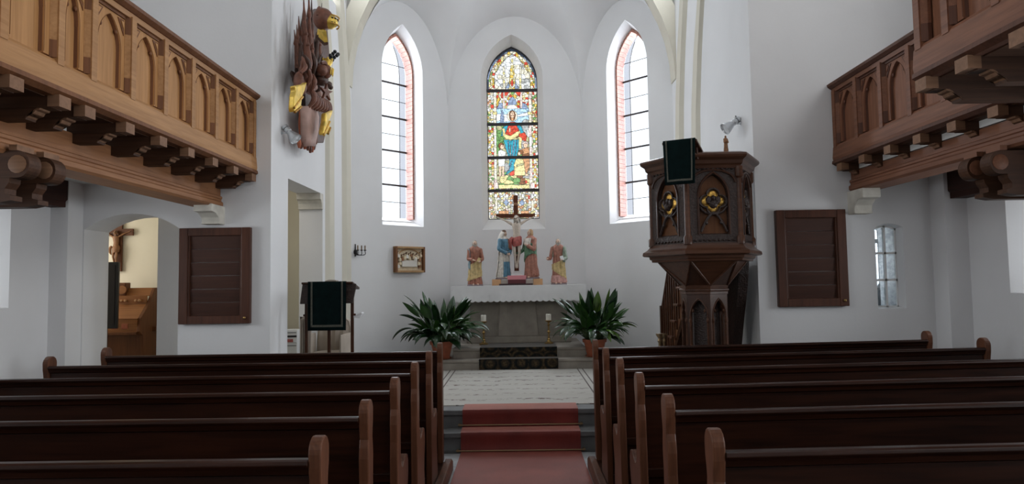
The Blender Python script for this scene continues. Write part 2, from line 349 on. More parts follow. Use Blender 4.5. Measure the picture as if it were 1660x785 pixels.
def wallmesh(outline, holes, org, u, nrm, thick):
    """a wall of real thickness with (splayed) openings. holes: list of ring lists, ring 0 in the inner face, the last in the outer face"""
    b = B(); org = Vector(org); u = Vector(u); nrm = Vector(nrm)
    P = lambda p, d: org+u*p[0]+Vector((0, 0, p[1]))+nrm*d
    for d, ins in ((0, [h[0][1] for h in holes]), (thick, [h[-1][1] for h in holes])):
        loops = [[Vector((x, z, 0)) for x, z in outline]]+[[Vector((x, z, 0)) for x, z in h] for h in ins]
        flat = [q for lp in loops for q in lp]
        b.add([P((q.x, q.y), d) for q in flat], [tuple(t) for t in tessellate_polygon(loops)])
    n = len(outline); b.add([P(p, 0) for p in outline]+[P(p, thick) for p in outline], [(i, (i+1) % n, n+(i+1) % n, n+i) for i in range(n)])
    for h in holes:
        for (d0, r0), (d1, r1) in zip(h[:-1], h[1:]):
            n = len(r0); b.add([P(p, d0) for p in r0]+[P(p, d1) for p in r1], [(i, (i+1) % n, n+(i+1) % n, n+i) for i in range(n)])
    return b
rect = lambda a, b, c, d: [(a, c), (b, c), (b, d), (a, d)]
def seg_arch(a, b, z0, zs, rise, n=10):   # rectangle with a shallow segmental head
    w = b-a; r = (w*w/4+rise*rise)/(2*rise); c = (a+b)/2; h = math.asin(w/2/r)
    return [(a, z0), (b, z0)]+[(c+r*math.sin(h-2*h*i/n), zs+rise-r+r*math.cos(h-2*h*i/n)) for i in range(n+1)]
# ================================================================== the setting
XL, XR = -2.67, 2.57           # chancel side walls
NL, NR = -4.9, 4.67            # nave outer walls
YE, YT = 7.3, 7.75             # east wall of the nave, front and back face
ZC, TOP = .38, 8.0             # chancel floor, ceiling
S2 = math.sqrt(.5)
# floors
fl = B().box(NL-.4, NR+.4, -4.2, 7.45, -.25, -.012)
floor = struct('floor', fl, 'joint', 'grey stone nave floor between the pews')
random.seed(3)
slab_me = [B().box(-.288, .288, -.243, .243, -.012, .0).mesh('paving_slab', mt=k) for k in ('slab', 'slab2', 'slab')]
for i in range(-4, 5):
    for j in range(11):
        if -1.7 < i*.58 < 1.7 and j > 2: piece(floor, random.choice(slab_me), 'paving_slab', (i*.58, 1.75+j*.49, random.uniform(-.001, .001)))
struct('floor_chancel', B().box(-3.7, 5.2, 7.42, 13, -.2, ZC), 'slab', 'grey stone chancel floor around the altar')
for z0, z1, ya, lab in ((-.012, .2, 6.93, 'lower grey stone step under the red runner'), (-.012, ZC, 7.17, 'upper grey stone step at the edge of the dashed rug')):
    b = B()
    b.prism([(ya, z0), (7.43, z0), (7.43, z1), (ya-.025, z1), (ya-.025, z1-.05), (ya, z1-.06)], 'x', -1.62, 1.62)
    bevel(struct('step_stone', b, 'stone', lab), .008)
# altar steps
b = B().prism([(10.37, ZC-.02), (13, ZC-.02), (13, .536), (10.345, .536), (10.345, .50), (10.37, .49)], 'x', -1.75, 1.7)
bevel(struct('step_altar', b, 'altarstone', 'wide lower stone step before the altar'), .008)
b = B().prism([(10.62, .5), (12.28, .5), (12.28, .688), (10.595, .688), (10.595, .65), (10.62, .64)], 'x', -1.03, 1.03)
bevel(struct('step_altar', b, 'altarstone', 'narrow upper stone platform step carrying the altar'), .008)

# nave outer walls with windows (upper row over the galleries, lower row under them)
def nave_holes(side):
    hs = []
    for yy in (5.0, 2.1, -.8):
        r = arch(1.3, 6.0, 7.1, 6, yy, 4.4)
        hs.append([(0, r), (.3, arch(1.1, 6.0, 6.95, 6, yy, 4.55))])
    for y1, z0, z1 in ((6.5, 1.53, 2.5), (3.95, 1.53, 2.5), (1.35, 1.53, 2.5)):
        a = y1-1.5
        hs.append([(0, rect(a, y1, z0, z1+.08)), (.25, rect(a+.12, y1-.12, z0+.08, z1))])
    return hs
struct('wall_left', wallmesh(rect(-4.2, YE+.02, -.2, TOP), nave_holes(0), (NL, 0, 0), (0, 1, 0), (-1, 0, 0), .3), 'plaster', 'white outer nave wall below the amber gallery')
struct('wall_right', wallmesh(rect(-4.2, YE+.02, -.2, TOP), nave_holes(1), (NR, 0, 0), (0, 1, 0), (1, 0, 0), .3), 'plaster', 'white outer nave wall below the red-brown gallery')
west = rect(-1.5, 1.5, 4.1, 7.1)  # unseen opening added for the west fill light
struct('wall_back', wallmesh(rect(NL-.3, NR+.3, -.2, TOP), [[(0, west), (.3, west)]], (0, -3.6, 0), (1, 0, 0), (0, -1, 0), .3), 'plaster', 'white west wall behind the pews')
struct('ceiling', B().box(NL-.3, NR+.3, -4, YT+.02, TOP, TOP+.2), 'ceil', 'white nave ceiling')
# east walls beside the chancel
ah = seg_arch(-4.70, -3.665, -.1, 2.345, .165)
struct('wall_east_left', wallmesh(rect(NL-1.8, XL, -.2, TOP), [[(0, ah), (YT-YE, ah)]], (0, YE, 0), (1, 0, 0), (0, 1, 0), YT-YE), 'plaster', 'white wall with a shallow arched passage beside the slatted board')
wh = seg_arch(3.835, 4.135, 1.36, 2.23, .04)
wh2 = seg_arch(3.845, 4.105, 1.375, 2.22, .035)
struct('wall_east_right', wallmesh(rect(XR, NR+.6, -.2, TOP), [[(0, wh), (.08, wh2), (YT-YE, wh2)]], (0, YE, 0), (1, 0, 0), (0, 1, 0), YT-YE), 'plaster', 'white wall with a small six-paned window behind the pulpit')
struct('trim_1', B().box(NL-.02, -4.712, 7.05, YE, -.1, 2.9), 'plaster', 'white pilaster at the end of the nave wall beside the arched passage')
struct('trim_2', B().box(4.44, NR+.02, 7.05, YE, -.1, 2.95), 'plaster', 'white pilaster between the small paned window and the outer wall')
# the room behind the arched passage
b = B().box(-4.24, -3.72, 7.95, 8.1, .0, 3.4).box(-3.86, -3.72, 8.0, 9.5, 0, 3.4)
struct('wall_passage', b, 'plaster', 'short white partition seen through the arched passage')
rb = B().box(-6.9, -3.7, 9.4, 9.55, 0, 3.4).box(-6.9, -6.75, 7.7, 9.5, 0, 3.4).box(-6.9, -3.7, 7.75, 9.5, 3.25, 3.4)
struct('wall_harmonium_room', rb, 'cream', 'cream wall behind the harmonium and the hanging crucifix')
struct('floor_harmonium_room', B().box(-6.9, -3.7, 7.32, 9.5, -.1, -.005), 'slab', 'grey floor of the harmonium room')
# sacristy behind the small window
sb = B().box(XR+.3, 5.2, 9.3, 9.45, 0, 3).box(5.05, 5.2, 7.75, 9.4, 0, 3).box(XR+.3, 5.2, 7.75, 9.4, 2.9, 3.0)
struct('wall_sacristy', sb, 'plaster', 'white sacristy wall behind the small paned window')
# chancel side walls; the left one with the doorway
dh = rect(7.85, 9.25, ZC-.2, 2.955)
fill_opening = rect(9.1, 10.1, 5.9, 7.3)  # unseen opening above the view, added for the chancel fill light
struct('wall_chancel_left', wallmesh(rect(YT, 10.9, -.2, TOP), [[(0, dh), (.32, dh)], [(0, fill_opening), (.32, fill_opening)]], (XL, 0, 0), (0, 1, 0), (-1, 0, 0), .32), 'plaster', 'white chancel wall with the tall square doorway and the armour memorial')
fill_opening = rect(9.1, 10.1, 5.9, 7.3)  # matching added opening for the opposite fill light
struct('wall_chancel_right', wallmesh(rect(YT, 11.0, -.2, TOP), [[(0, fill_opening), (.32, fill_opening)]], (XR, 0, 0), (0, 1, 0), (1, 0, 0), .32), 'plaster', 'white chancel wall behind the pulpit stair')
pb = B().box(-3.75, -2.97, 9.9, 10.0, 0, 3.6).box(-3.72, -3.6, 7.75, 9.95, 0, 3.6).box(-3.72, -2.95, 7.75, 10, 3.5, 3.6).box(-2.97, XL-.02, 9.262, 10, 0, 3.6)
struct('wall_vestry_passage', pb, 'cream', 'cream inner wall seen through the chancel doorway')
# apse walls
BL, BR, BY = -1.24, 1.22, 12.3
CW = -.06
r0 = arch(1.15, 5.45, 6.28, 8, CW, 2.665); r1 = arch(.955, 5.50, 6.17, 8, CW, 2.88)
struct('wall_apse_back', wallmesh(rect(BL-.25, BR+.25, -.2, TOP), [[(0, r0), (.33, r1), (.55, r1)]], (0, BY, 0), (1, 0, 0), (0, 1, 0), .55), 'plaster', 'white back wall of the apse around the stained glass')
SW = 1.005      # middle of the side window measured along the slanted wall
def side_rings():
    a = arch(.86, 5.40, 6.24, 8, SW, 2.70); c = arch(.76, 5.42, 6.15, 8, SW, 2.78); d = arch(.72, 5.43, 6.10, 8, SW, 2.85)
    return [(0, a), (.2, c), (.42, d)]
for side, cx, sg in (('left', BL, -1), ('right', BR, 1)):
    ln = 2.08 if side == 'left' else 1.92
    struct('wall_apse_'+side, wallmesh(rect(-.25, ln+.1, -.2, TOP), [side_rings()], (cx, BY, 0), (sg*S2, -S2, 0), (sg*S2, S2, 0), .42), 'plaster',
           'white slanted apse wall with a tall window beside the '+('framed relief' if side == 'left' else 'pulpit'))
# vault over the apse: webs between the wall arches and the ribs that meet at the keystone
KEY = Vector((0, 10.75, 7.45))
def curve(a, bb, n=14, bulge=.5):      # steep at a, flat towards b
    a = Vector(a); bb = Vector(bb); out = []
    for i in range(n+1):
        t = i/n; s = math.sin(t*PI/2); c = 1-math.cos(t*PI/2)
        out.append(Vector((a.x+(bb.x-a.x)*c, a.y+(bb.y-a.y)*c, a.z+(bb.z-a.z)*s)))
    return out
cor = [Vector((XL, 10.86, 4.9)), Vector((BL, BY, 4.75)), Vector((BR, BY, 4.75)), Vector((XR, 10.94, 4.9))]
names = ('left', 'back', 'right')
for k in range(3):
    a, c = cor[k], cor[k+1]; mid = (a+c)/2; mid.z = 6.62
    b = B()
    for e in (a, c):
        A = curve(e, mid); R_ = curve(e, KEY)
        b.loft([[p+(q-p)*t for t in (0, .25, .5, .75, 1)] for p, q in zip(A, R_)], cap=False, closed=False)
    struct('ceiling_apse_'+names[k], b, 'plaster', 'white vault web over the %s of the apse' % ('stained glass window' if k == 1 else ('framed relief side' if k == 0 else 'pulpit side')), smooth=True)
# transverse rib over the start of the apse
def rib(name, path_in, path_out, y0, y1, lab):
    b = B(); pts = path_in+path_out[::-1]; b.prism([(p[0], p[1]) for p in pts], 'y', y0, y1); return struct(name, b, 'rib', lab)
def tarc(s, r, n=12):
    X = XL if s < 0 else XR; c = X-s*2.72; z0 = 4.9
    return [(c+s*r*math.cos(PI/2*.97*i/n), z0+r*math.sin(PI/2*.97*i/n)) for i in range(n+1)]
rib('trim_3', tarc(-1, 2.72-.02), tarc(-1, 2.72+.25), 10.55, 10.86, 'cream vault rib rising over the window nearest the sconce')
rib('trim_4', tarc(1, 2.72-.02), tarc(1, 2.72+.25), 10.62, 10.94, 'cream vault rib rising over the window nearest the pulpit')
# cream wall shafts on the chancel walls, leaning into the wall arches at their heads
def shaft(name, X, s, rows, proud, lab):
    b = B(); rings = []
    for x0, x1, y in rows:
        p, q = onX(x0, y, X), onX(x1, y, X)
        rings.append([(X+s*.05, p.y, p.z), (X-s*proud, p.y+(q.y-p.y)*.25, p.z), (X-s*proud, p.y+(q.y-p.y)*.75, q.z), (X+s*.05, q.y, q.z)])
    b.loft(rings); return struct(name, b, 'rib', lab)
shaft('trim_5', XL, -1, [(525, 541, 575), (525, 540, 300), (525, 540, 180), (521, 537, 90), (512, 531, 0), (503, 524, -70)], .05, 'cream wall shaft between the chancel doorway and the sconce')
shaft('trim_6', XL, -1, [(553, 567, 575), (552.5, 566.5, 300), (551.5, 566, 170), (548, 560, 80), (543, 553, 0), (537, 546, -70)], .06, 'cream corner shaft beside the wall sconce')
shaft('trim_7', XR, 1, [(1128, 1144, 570), (1123, 1138, 250), (1123, 1137, 180), (1127, 1139, 90), (1134, 1143, 0), (1142, 1150, -70)], .05, 'cream wall shaft next to the spotlight over the pulpit')
shaft('trim_8', XR, 1, [(1103, 1116, 560), (1098, 1110, 250), (1098.5, 1110, 170), (1101, 1112, 90), (1106, 1116, 0), (1112, 1121, -70)], .06, 'cream corner shaft beside the window next to the pulpit')
struct('ceiling_chancel', B().box(-3.2, 3.1, YT-.3, 13.2, TOP-.1, TOP+.2), 'ceil', 'white ceiling high above the chancel')
# flat ceilings under the galleries
struct('ceiling_under_gallery_left', B().box(NL, -3.25, -4, YE+.01, 2.84, 2.9), 'ceil', 'white ceiling under the amber gallery')
struct('ceiling_under_gallery_right', B().box(3.6, NR, -4, YE+.01, 2.84, 2.9), 'ceil', 'white ceiling under the red-brown gallery')
struct('trim_9', B().prism([(-4.74, 2.56), (NL, 2.56), (NL, 2.86), (-4.72, 2.86), (-4.72, 2.64), (-4.74, 2.62)], 'y', -3, 7.06), 'darkbeam', 'dark wooden wall beam under the ceiling of the amber gallery')
struct('trim_10', B().prism([(4.50, 2.50), (NR, 2.50), (NR, 2.86), (4.48, 2.86), (4.48, 2.58), (4.50, 2.56)], 'y', -3, 7.06), 'darkbeam', 'dark wooden wall beam under the ceiling of the red-brown gallery')
# stone corbel over the doorway
def corbel(name, x0, x1, y0, y1, z0, z1, lab, face):
    b = B(); h = z1-z0
    if face == 'y':     # projects towards -y
        pr = [(y1, z0), (y0+.10*(y1-y0)*5, z0), (y0+.55*(y1-y0), z0+.12*h), (y0+.5*(y1-y0), z0+.35*h), (y0+.3*(y1-y0), z0+.55*h), (y0, z0+.6*h), (y0, z1), (y1, z1)]
        b.prism(pr, 'x', x0, x1)
    else:               # projects towards +x
        w_ = x1-x0
        pr = [(x0, z0), (x0+.55*w_, z0), (x0+.6*w_, z0+.12*h), (x0+.66*w_, z0+.36*h), (x0+.9*w_, z0+.5*h), (x1, z0+.6*h), (x1, z1), (x0, z1)]
        b.prism(pr, 'y', y0, y1)
    return bevel(struct(name, b, 'sandstone', lab), .008)
corbel('trim_11', -2.99, -2.66, 9.12, 9.26, 2.74, 2.955, 'moulded stone corbel in the head of the chancel doorway', 'y')
corbel('trim_12', -3.36, -3.17, 6.98, YE+.02, 2.37, 2.57, 'white stone corbel under the amber gallery beam above the slatted board', 'y')
corbel('trim_13', 3.56, 3.75, 6.98, YE+.02, 2.37, 2.62, 'white stone corbel under the red-brown gallery beam', 'y')

# ---- side windows of the apse: bricks in the reveal, saddle bars, panes
def side_window(name, cx, sg, lab):
    o = bpy.data.objects.new(name, None); COL.objects.link(o); o['kind'] = 'structure'; o['label'] = lab; o['category'] = 'window'
    P = lambda s, z, d: Vector((cx+sg*S2*s+sg*S2*d, BY-S2*s+S2*d, z))
    nrm = Vector((sg*S2, S2, 0))
    # brick courses lining the inner reveal
    def brick(s, z, ds, dz, ang=0):
        b = B(); hs, hz = ds/2, dz/2; ca, sa = math.cos(ang), math.sin(ang); vs = []
        for d in (.2, .405):
            for q in ((-hs, -hz), (hs, -hz), (hs, hz), (-hs, hz)):
                vs.append(P(s+q[0]*ca-q[1]*sa, z+q[0]*sa+q[1]*ca, d))
        b.add(vs, [(0, 3, 2, 1), (4, 5, 6, 7), (0, 1, 5, 4), (1, 2, 6, 5), (2, 3, 7, 6), (3, 0, 4, 7)]); b.build('brick', 'brick', o)
    for s0 in (SW-.365, SW+.365):
        z = 2.84
        while z < 5.42: brick(s0, z+.038, .04, .074); z += .079
    ring = arch(.73, 5.43, 6.105, 40, SW)
    acc = 0
    for p, q in zip(ring[:-1], ring[1:]):
        acc += math.dist(p, q)
        if acc > .076: acc = 0; brick(p[0], p[1], .074, .04, math.atan2(q[1]-p[1], q[0]-p[0]))
    # stone sill ledge
    b = B(); b.poly([P(SW-.36, 2.80, .2), P(SW+.36, 2.80, .2), P(SW+.32, 2.87, .42), P(SW-.32, 2.87, .42)], (0, 0, -.03)); b.build('sill', 'white', o)
    D = .405
    W = .315; zs = [2.87, 3.15, 3.75, 4.36, 4.97, 5.62, 6.08]
    
    def halfw(z):
        if z <= 5.44: return .345
        h = .645; r = (.69*.69/4+h*h)/.69; return max(0, math.sqrt(max(0, r*r-(z-5.44)**2))-(r-.345))
    cols = [(-1, -.62, 'tint'), (-.62, 0, 'clear'), (0, .62, 'clear'), (.62, 1, 'tint')]
    for za, zb in zip(zs[:-1], zs[1:]):
        for c0, c1, mt in cols:
            n = 6 if zb > 5.44 else 1; L_, R_ = [], []
            for i in range(n+1):
                z = za+.006+(zb-za-.012)*i/n; h = halfw(z)
                L_.append(P(SW+c0*h+.004, z, D)); R_.append(P(SW+c1*h-.004, z, D))
            B().poly(L_+R_[::-1], nrm*.006).build('pane', mt, o)
    lb = B()
    for z in zs[1:-1]: lb.poly([P(SW-halfw(z), z-.005, D-.004), P(SW+halfw(z), z-.005, D-.004), P(SW+halfw(z), z+.005, D-.004), P(SW-halfw(z), z+.005, D-.004)], nrm*.012)
    for c in (-.62, .62):
        for i in range(24):
            za = 2.87+3.1*i/24; zb = 2.87+3.1*(i+1)/24
            lb.poly([P(SW+c*halfw(za)-.004, za, D-.004), P(SW+c*halfw(za)+.004, za, D-.004), P(SW+c*halfw(zb)+.004, zb, D-.004), P(SW+c*halfw(zb)-.004, zb, D-.004)], nrm*.012)
    lb.build('lead_came', 'lead', o)
    for z in (3.45, 4.06, 4.66, 5.28):
        B().poly([P(SW-.35, z-.016, D-.03), P(SW+.35, z-.016, D-.03), P(SW+.35, z+.016, D-.03), P(SW-.35, z+.016, D-.03)], nrm*.02).build('saddle_bar', 'bar', o)
    return o
side_window('window_1', BL, -1, 'tall pointed clear window with orange brick reveal above the framed relief')
side_window('window_3', BR, 1, 'tall pointed clear window with orange brick reveal beside the pulpit')
# ================================================================== stained glass window
import numpy as np
def stained():
    o = bpy.data.objects.new('window_2', None); COL.objects.link(o); o['kind'] = 'structure'; o['category'] = 'window'
    o['label'] = 'tall pointed stained glass window with a robed figure and children above the crucifix'
    Y0 = BY+.36; cell = .01; x0, z0 = CW-.4775, 2.885; nx, nz = 96, 329
    XX, ZZ = np.meshgrid(x0+(np.arange(nx)+.5)*cell, z0+(np.arange(nz)+.5)*cell)
    pid = np.zeros((nz, nx), int); colr = {}; nid = [1]
    PAL = dict(cream=(.95, .88, .70), white=(1, 1, .98), gold=(.86, .58, .12), yellow=(.92, .80, .38), red=(.78, .10, .06), rust=(.70, .36, .18), green=(.22, .42, .14),
               olive=(.55, .53, .30), blue=(.06, .42, .55), sky=(.55, .80, .98), slate=(.32, .40, .56), skin=(.92, .66, .47), brown=(.30, .13, .06), grey=(.52, .52, .50), pink=(.93, .74, .68), deep=(.07, .09, .13))
    for k, c in PAL.items(): M['sg_'+k] = glass('stained_glass_'+k, c, .03, lo=tuple(x*.55 for x in c))
    px = lambda q, y: [(lambda w_: (w_.x, w_.z))(onY(780+a/5.23, y+b_/5.23, Y0)) for a, b_ in q]
    T = lambda *q: px(q, 70); U = lambda *q: px(q, 210)
    def inside(poly):
        m = np.zeros(XX.shape, bool); n = len(poly); j = n-1
        for i in range(n):
            (xi, zi), (xj, zj) = poly[i], poly[j]
            if abs(zj-zi) > 1e-9: m ^= ((zi > ZZ) != (zj > ZZ)) & (XX < (xj-xi)*(ZZ-zi)/(zj-zi)+xi)
            j = i
        return m
    def one(m, c): pid[m] = nid[0]; colr[nid[0]] = c; nid[0] += 1
    def P(poly, c): one(inside(poly), c)
    def disc(c, rx, rz, col): (cx_, cz_), = c; one(((XX-cx_)/rx)**2+((ZZ-cz_)/rz)**2 < 1, col)
    def mosaic(m, cols, sp, seed, sx=1.0):
        rg = np.random.default_rng(seed); zz, xx = np.nonzero(m)
        if not len(zz): return
        pts = []
        for z in np.arange(ZZ[zz, xx].min(), ZZ[zz, xx].max()+sp, sp):
            for x in np.arange(XX[zz, xx].min(), XX[zz, xx].max()+sp*sx, sp*sx): pts.append((x+rg.uniform(-.4, .4)*sp*sx, z+rg.uniform(-.4, .4)*sp))
        pts = np.array(pts); d = ((XX[zz, xx][:, None]-pts[None, :, 0])/sx)**2+(ZZ[zz, xx][:, None]-pts[None, :, 1])**2
        k = d.argmin(1)
        for q in np.unique(k):
            s = k == q; mm = np.zeros(XX.shape, bool); mm[zz[s], xx[s]] = True; one(mm, cols[rg.integers(len(cols))])
    glassm = inside(arch(.945, 5.50, 6.165, 14, CW, 2.885))
    mosaic(glassm, ['cream', 'gold', 'white', 'cream', 'cream', 'olive', 'yellow', 'cream', 'rust', 'pink', 'white', 'yellow', 'red', 'green'], .044, 1)
    # deep blue edge inside the pointed head
    mosaic(glassm & ~inside(arch(.88, 5.47, 6.09, 14, CW, 2.885)) & (ZZ > 5.35), ['slate', 'deep', 'slate'], .13, 2)
    # canopy of pale glass in the head
    mosaic(inside(T((112, 392), (112, 270), (165, 190), (230, 105), (262, 85), (300, 105), (350, 180), (412, 270), (415, 392))), ['white', 'white', 'cream', 'white', 'grey'], .085, 3)
    for pts in ([(86, 392), (82, 320), (100, 240), (150, 140), (235, 72), (262, 70), (262, 92), (195, 140), (140, 210), (112, 280), (106, 392)],
                [(438, 392), (442, 320), (424, 240), (376, 140), (290, 72), (262, 70), (262, 92), (330, 140), (384, 210), (412, 280), (420, 392)]):
        mosaic(inside(T(*pts)), ['red', 'gold', 'cream', 'cream', 'yellow'], .05, 4)
    mosaic(inside(T((232, 392), (245, 250), (255, 130), (270, 130), (280, 250), (298, 392))), ['yellow', 'cream', 'gold'], .06, 5)
    mosaic(inside(T((185, 392), (185, 200), (202, 200), (202, 392))), ['cream', 'yellow'], .08, 6); mosaic(inside(T((325, 392), (325, 200), (342, 200), (342, 392))), ['cream', 'yellow'], .08, 7)
    P(T((248, 345), (262, 300), (276, 345), (262, 372)), 'red'); P(T((235, 330), (205, 385), (240, 385)), 'slate'); P(T((290, 330), (320, 385), (285, 385)), 'slate')
    # canopy arcade
    mosaic(inside(T((112, 405), (418, 405), (418, 560), (112, 560))), ['gold', 'cream', 'red', 'yellow', 'cream', 'white'], .05, 8)
    P(T((200, 410), (240, 410), (215, 450), (195, 440)), 'red'); P(T((290, 410), (335, 410), (335, 440), (312, 450)), 'red'); disc(T((266, 424)), .032, .032, 'green')
    P(T((222, 525), (238, 480), (265, 455), (292, 480), (308, 525)), 'slate'); P(T((130, 560), (150, 515), (178, 505), (205, 560)), 'slate'); P(T((325, 560), (350, 505), (378, 515), (405, 560)), 'slate')
    P(T((80, 555), (80, 525), (108, 520), (108, 550)), 'red'); P(T((380, 520), (410, 490), (410, 535)), 'red'); P(T((115, 520), (150, 450), (160, 480), (130, 525)), 'gold')
    for q, c in (((185, 555, 200, 410), 'pink'), ((332, 555, 347, 410), 'pink')): P(T((q[0], q[1]), (q[2], q[1]), (q[2], q[3]), (q[0], q[3])), c)
    # sky, hills, bush, ground
    mosaic(inside(T((130, 556), (403, 556), (403, 690), (130, 690))), ['sky', 'sky', 'white'], .14, 9, 1.6)
    P(T((215, 548), (240, 522), (285, 522), (312, 548), (300, 560), (222, 560)), 'white')
    P(T((300, 610), (400, 585), (402, 615), (310, 625)), 'white')
    P(T((160, 680), (166, 600), (178, 560), (190, 600), (197, 680)), 'slate'); P(T((330, 690), (365, 645), (403, 650), (403, 690)), 'grey')
    mosaic(inside(U((130, 0-25), (403, -25), (403, 390), (130, 390))), ['green', 'olive', 'grey', 'olive'], .12, 10)
    mosaic(inside(T((130, 690), (190, 690), (180, 785), (130, 785)))|inside(U((125, 0), (190, 0), (205, 60), (190, 150), (125, 150))), ['green', 'green', 'olive', 'green'], .075, 11)
    P(T((340, 690), (403, 690), (403, 785), (365, 785)), 'grey'); P(U((385, 0), (412, 0), (412, 70), (392, 60)), 'white')
    mosaic(inside(U((130, 385), (418, 385), (418, 468), (130, 468))), ['olive', 'grey', 'olive', 'brown', 'green', 'yellow'], .07, 12, 1.7)
    # the robed figure
    disc(T((264, 618)), .098, .108, 'cream'); disc(T((264, 614)), .06, .10, 'brown'); disc(T((264, 608)), .038, .068, 'skin'); P(T((250, 634), (278, 634), (272, 660), (256, 660)), 'rust'); P(T((254, 612), (261, 612), (261, 616), (254, 616)), 'brown'); P(T((268, 612), (275, 612), (275, 616), (268, 616)), 'brown')
    P(T((215, 785), (225, 690), (250, 668), (282, 668), (310, 690), (345, 785)), 'red'); P(U((188, 0), (330, 0), (345, 40), (300, 70), (215, 65), (190, 40)), 'red')
    P(T((170, 785), (180, 725), (225, 682), (246, 672), (222, 720), (200, 785)), 'blue'); P(T((284, 672), (340, 705), (372, 785), (340, 785), (318, 730)), 'blue')
    P(U((178, -8), (200, -8), (205, 40), (250, 55), (300, 20), (330, 10), (335, 40), (270, 85), (215, 85), (185, 55)), 'yellow')
    disc(U((243, 5)), .018, .05, 'skin')
    P(U((318, 38), (368, 25), (388, 60), (380, 100), (345, 90), (325, 75)), 'red'); P(U((315, 60), (345, 70), (340, 165), (320, 160)), 'yellow')
    P(U((190, 88), (252, 92), (245, 180), (240, 260), (212, 170)), 'blue'); P(U((252, 92), (318, 85), (318, 165), (298, 240), (282, 300), (250, 260)), 'blue')
    P(U((240, 240), (292, 250), (275, 345), (205, 388), (236, 330)), 'blue'); P(U((245, 365), (280, 345), (280, 390), (240, 390)), 'red')
    for q in ([(225, 100), (232, 100), (238, 200), (232, 200)], [(275, 95), (283, 95), (268, 250), (260, 250)], [(300, 90), (306, 90), (290, 220), (285, 220)], [(255, 265), (262, 265), (238, 350), (228, 355)]): P(U(*q), 'slate')
    # children
    disc(U((170, 140)), .052, .062, 'brown'); disc(U((178, 148)), .038, .045, 'skin'); P(U((142, 185), (168, 172), (208, 190), (205, 222), (198, 312), (145, 312)), 'white')
    P(U((150, 312), (172, 312), (170, 400), (150, 402)), 'skin'); P(U((178, 312), (196, 312), (196, 385), (205, 398), (176, 398)), 'skin')
    P(U((345, 165), (405, 150), (412, 230), (410, 320), (385, 380), (345, 300)), 'rust'); disc(U((376, 122)), .055, .05, 'pink'); disc(U((376, 136)), .042, .045, 'skin'); P(U((345, 215), (405, 200), (405, 235), (350, 250)), 'brown')
    disc(U((338, 192)), .045, .045, 'brown'); P(U((278, 300), (300, 240), (345, 222), (368, 300), (372, 390), (285, 392)), 'yellow'); disc(U((322, 205)), .03, .035, 'skin'); P(U((300, 300), (362, 285), (364, 300), (302, 314)), 'olive')
    P(U((372, 372), (402, 380), (400, 396), (372, 394)), 'skin'); P(U((370, 440), (385, 428), (395, 450), (380, 462)), 'red')
    # columns, scroll with the text band, base panel
    for k, (xa, xb) in enumerate(((106, 128), (404, 428))):
        mosaic(inside(T((xa, 405), (xb, 405), (xb, 785), (xa, 785)))|inside(U((xa+2, 0), (xb+2, 0), (xb+8, 470), (xa+8, 470))), ['cream', 'pink', 'cream', 'white'], .2, 14+k)
        P(T((xa-8, 585), (xb+8, 585), (xb+8, 605), (xa-8, 605)), 'yellow')
    P(U((148, 470), (412, 470), (412, 500), (148, 500)), 'yellow')
    for xa in (108, 418): P(U((xa, 450), (xa+36, 450), (xa+36, 500), (xa, 500)), 'pink')
    mosaic(inside(U((66, 525), (492, 525), (492, 752), (66, 752))), ['cream', 'olive', 'white', 'cream', 'yellow', 'grey', 'rust', 'pink'], .042, 20)
    for xa in (212, 346): P(U((xa-24, 620), (xa, 590), (xa+24, 620), (xa, 650)), 'slate')
    for xa in (115, 210, 345, 425): P(U((xa, 548), (xa+20, 548), (xa+20, 580), (xa, 580)), 'white')
    for xa in (118, 425): P(U((xa, 600), (xa+20, 600), (xa+20, 690), (xa, 690)), 'cream')
    P(U((400, 560), (414, 560), (414, 590), (400, 590)), 'red'); P(U((150, 690), (235, 690), (235, 715), (150, 715)), 'rust'); P(U((335, 690), (405, 690), (405, 715), (335, 715)), 'rust')
    pid[~glassm] = 0
    # lead between panes
    e = np.zeros(pid.shape, bool); e[:, 1:] |= pid[:, 1:] != pid[:, :-1]; e[1:, :] |= pid[1:, :] != pid[:-1, :]
    lead = e & glassm
    def runs(mask):
        b = B()
        for r in np.nonzero(mask.any(1))[0]:
            row = np.concatenate(([0], mask[r].astype(int), [0])); d = np.diff(row)
            for a, c in zip(np.nonzero(d == 1)[0], np.nonzero(d == -1)[0]): b_quad(b, x0+a*cell, x0+c*cell, z0+r*cell, z0+(r+1)*cell)
        return b
    def b_quad(b, xa, xb, za, zb):
        b.add([(xa, Y0, za), (xb, Y0, za), (xb, Y0, zb), (xa, Y0, zb)], [(0, 1, 2, 3)])
    sizes = [(int((pid == i).sum()), i) for i in colr]; sizes = sorted([s for s in sizes if s[0] > 0], reverse=True)
    # thin painted lead: half a cell wide strips along the pane borders
    lb = B(); t = .003
    for r, c in zip(*np.nonzero((pid[:, 1:] != pid[:, :-1]))):
        x = x0+(c+1)*cell; lb.add([(x-t, Y0-.004, z0+r*cell), (x+t, Y0-.004, z0+r*cell), (x+t, Y0-.004, z0+(r+1)*cell), (x-t, Y0-.004, z0+(r+1)*cell)], [(0, 1, 2, 3)])
    for r, c in zip(*np.nonzero((pid[1:, :] != pid[:-1, :]))):
        z = z0+(r+1)*cell; xa = x0+c*cell; lb.add([(xa, Y0-.004, z-t), (xa+cell, Y0-.004, z-t), (xa+cell, Y0-.004, z+t), (xa, Y0-.004, z+t)], [(0, 1, 2, 3)])
    lb.build('lead_came', 'lead', o)
    for s, i in sizes[:290]: runs(pid == i).build('pane', 'sg_'+colr[i], o)
    me = None; b = B(); mi = []; keys = list(PAL)
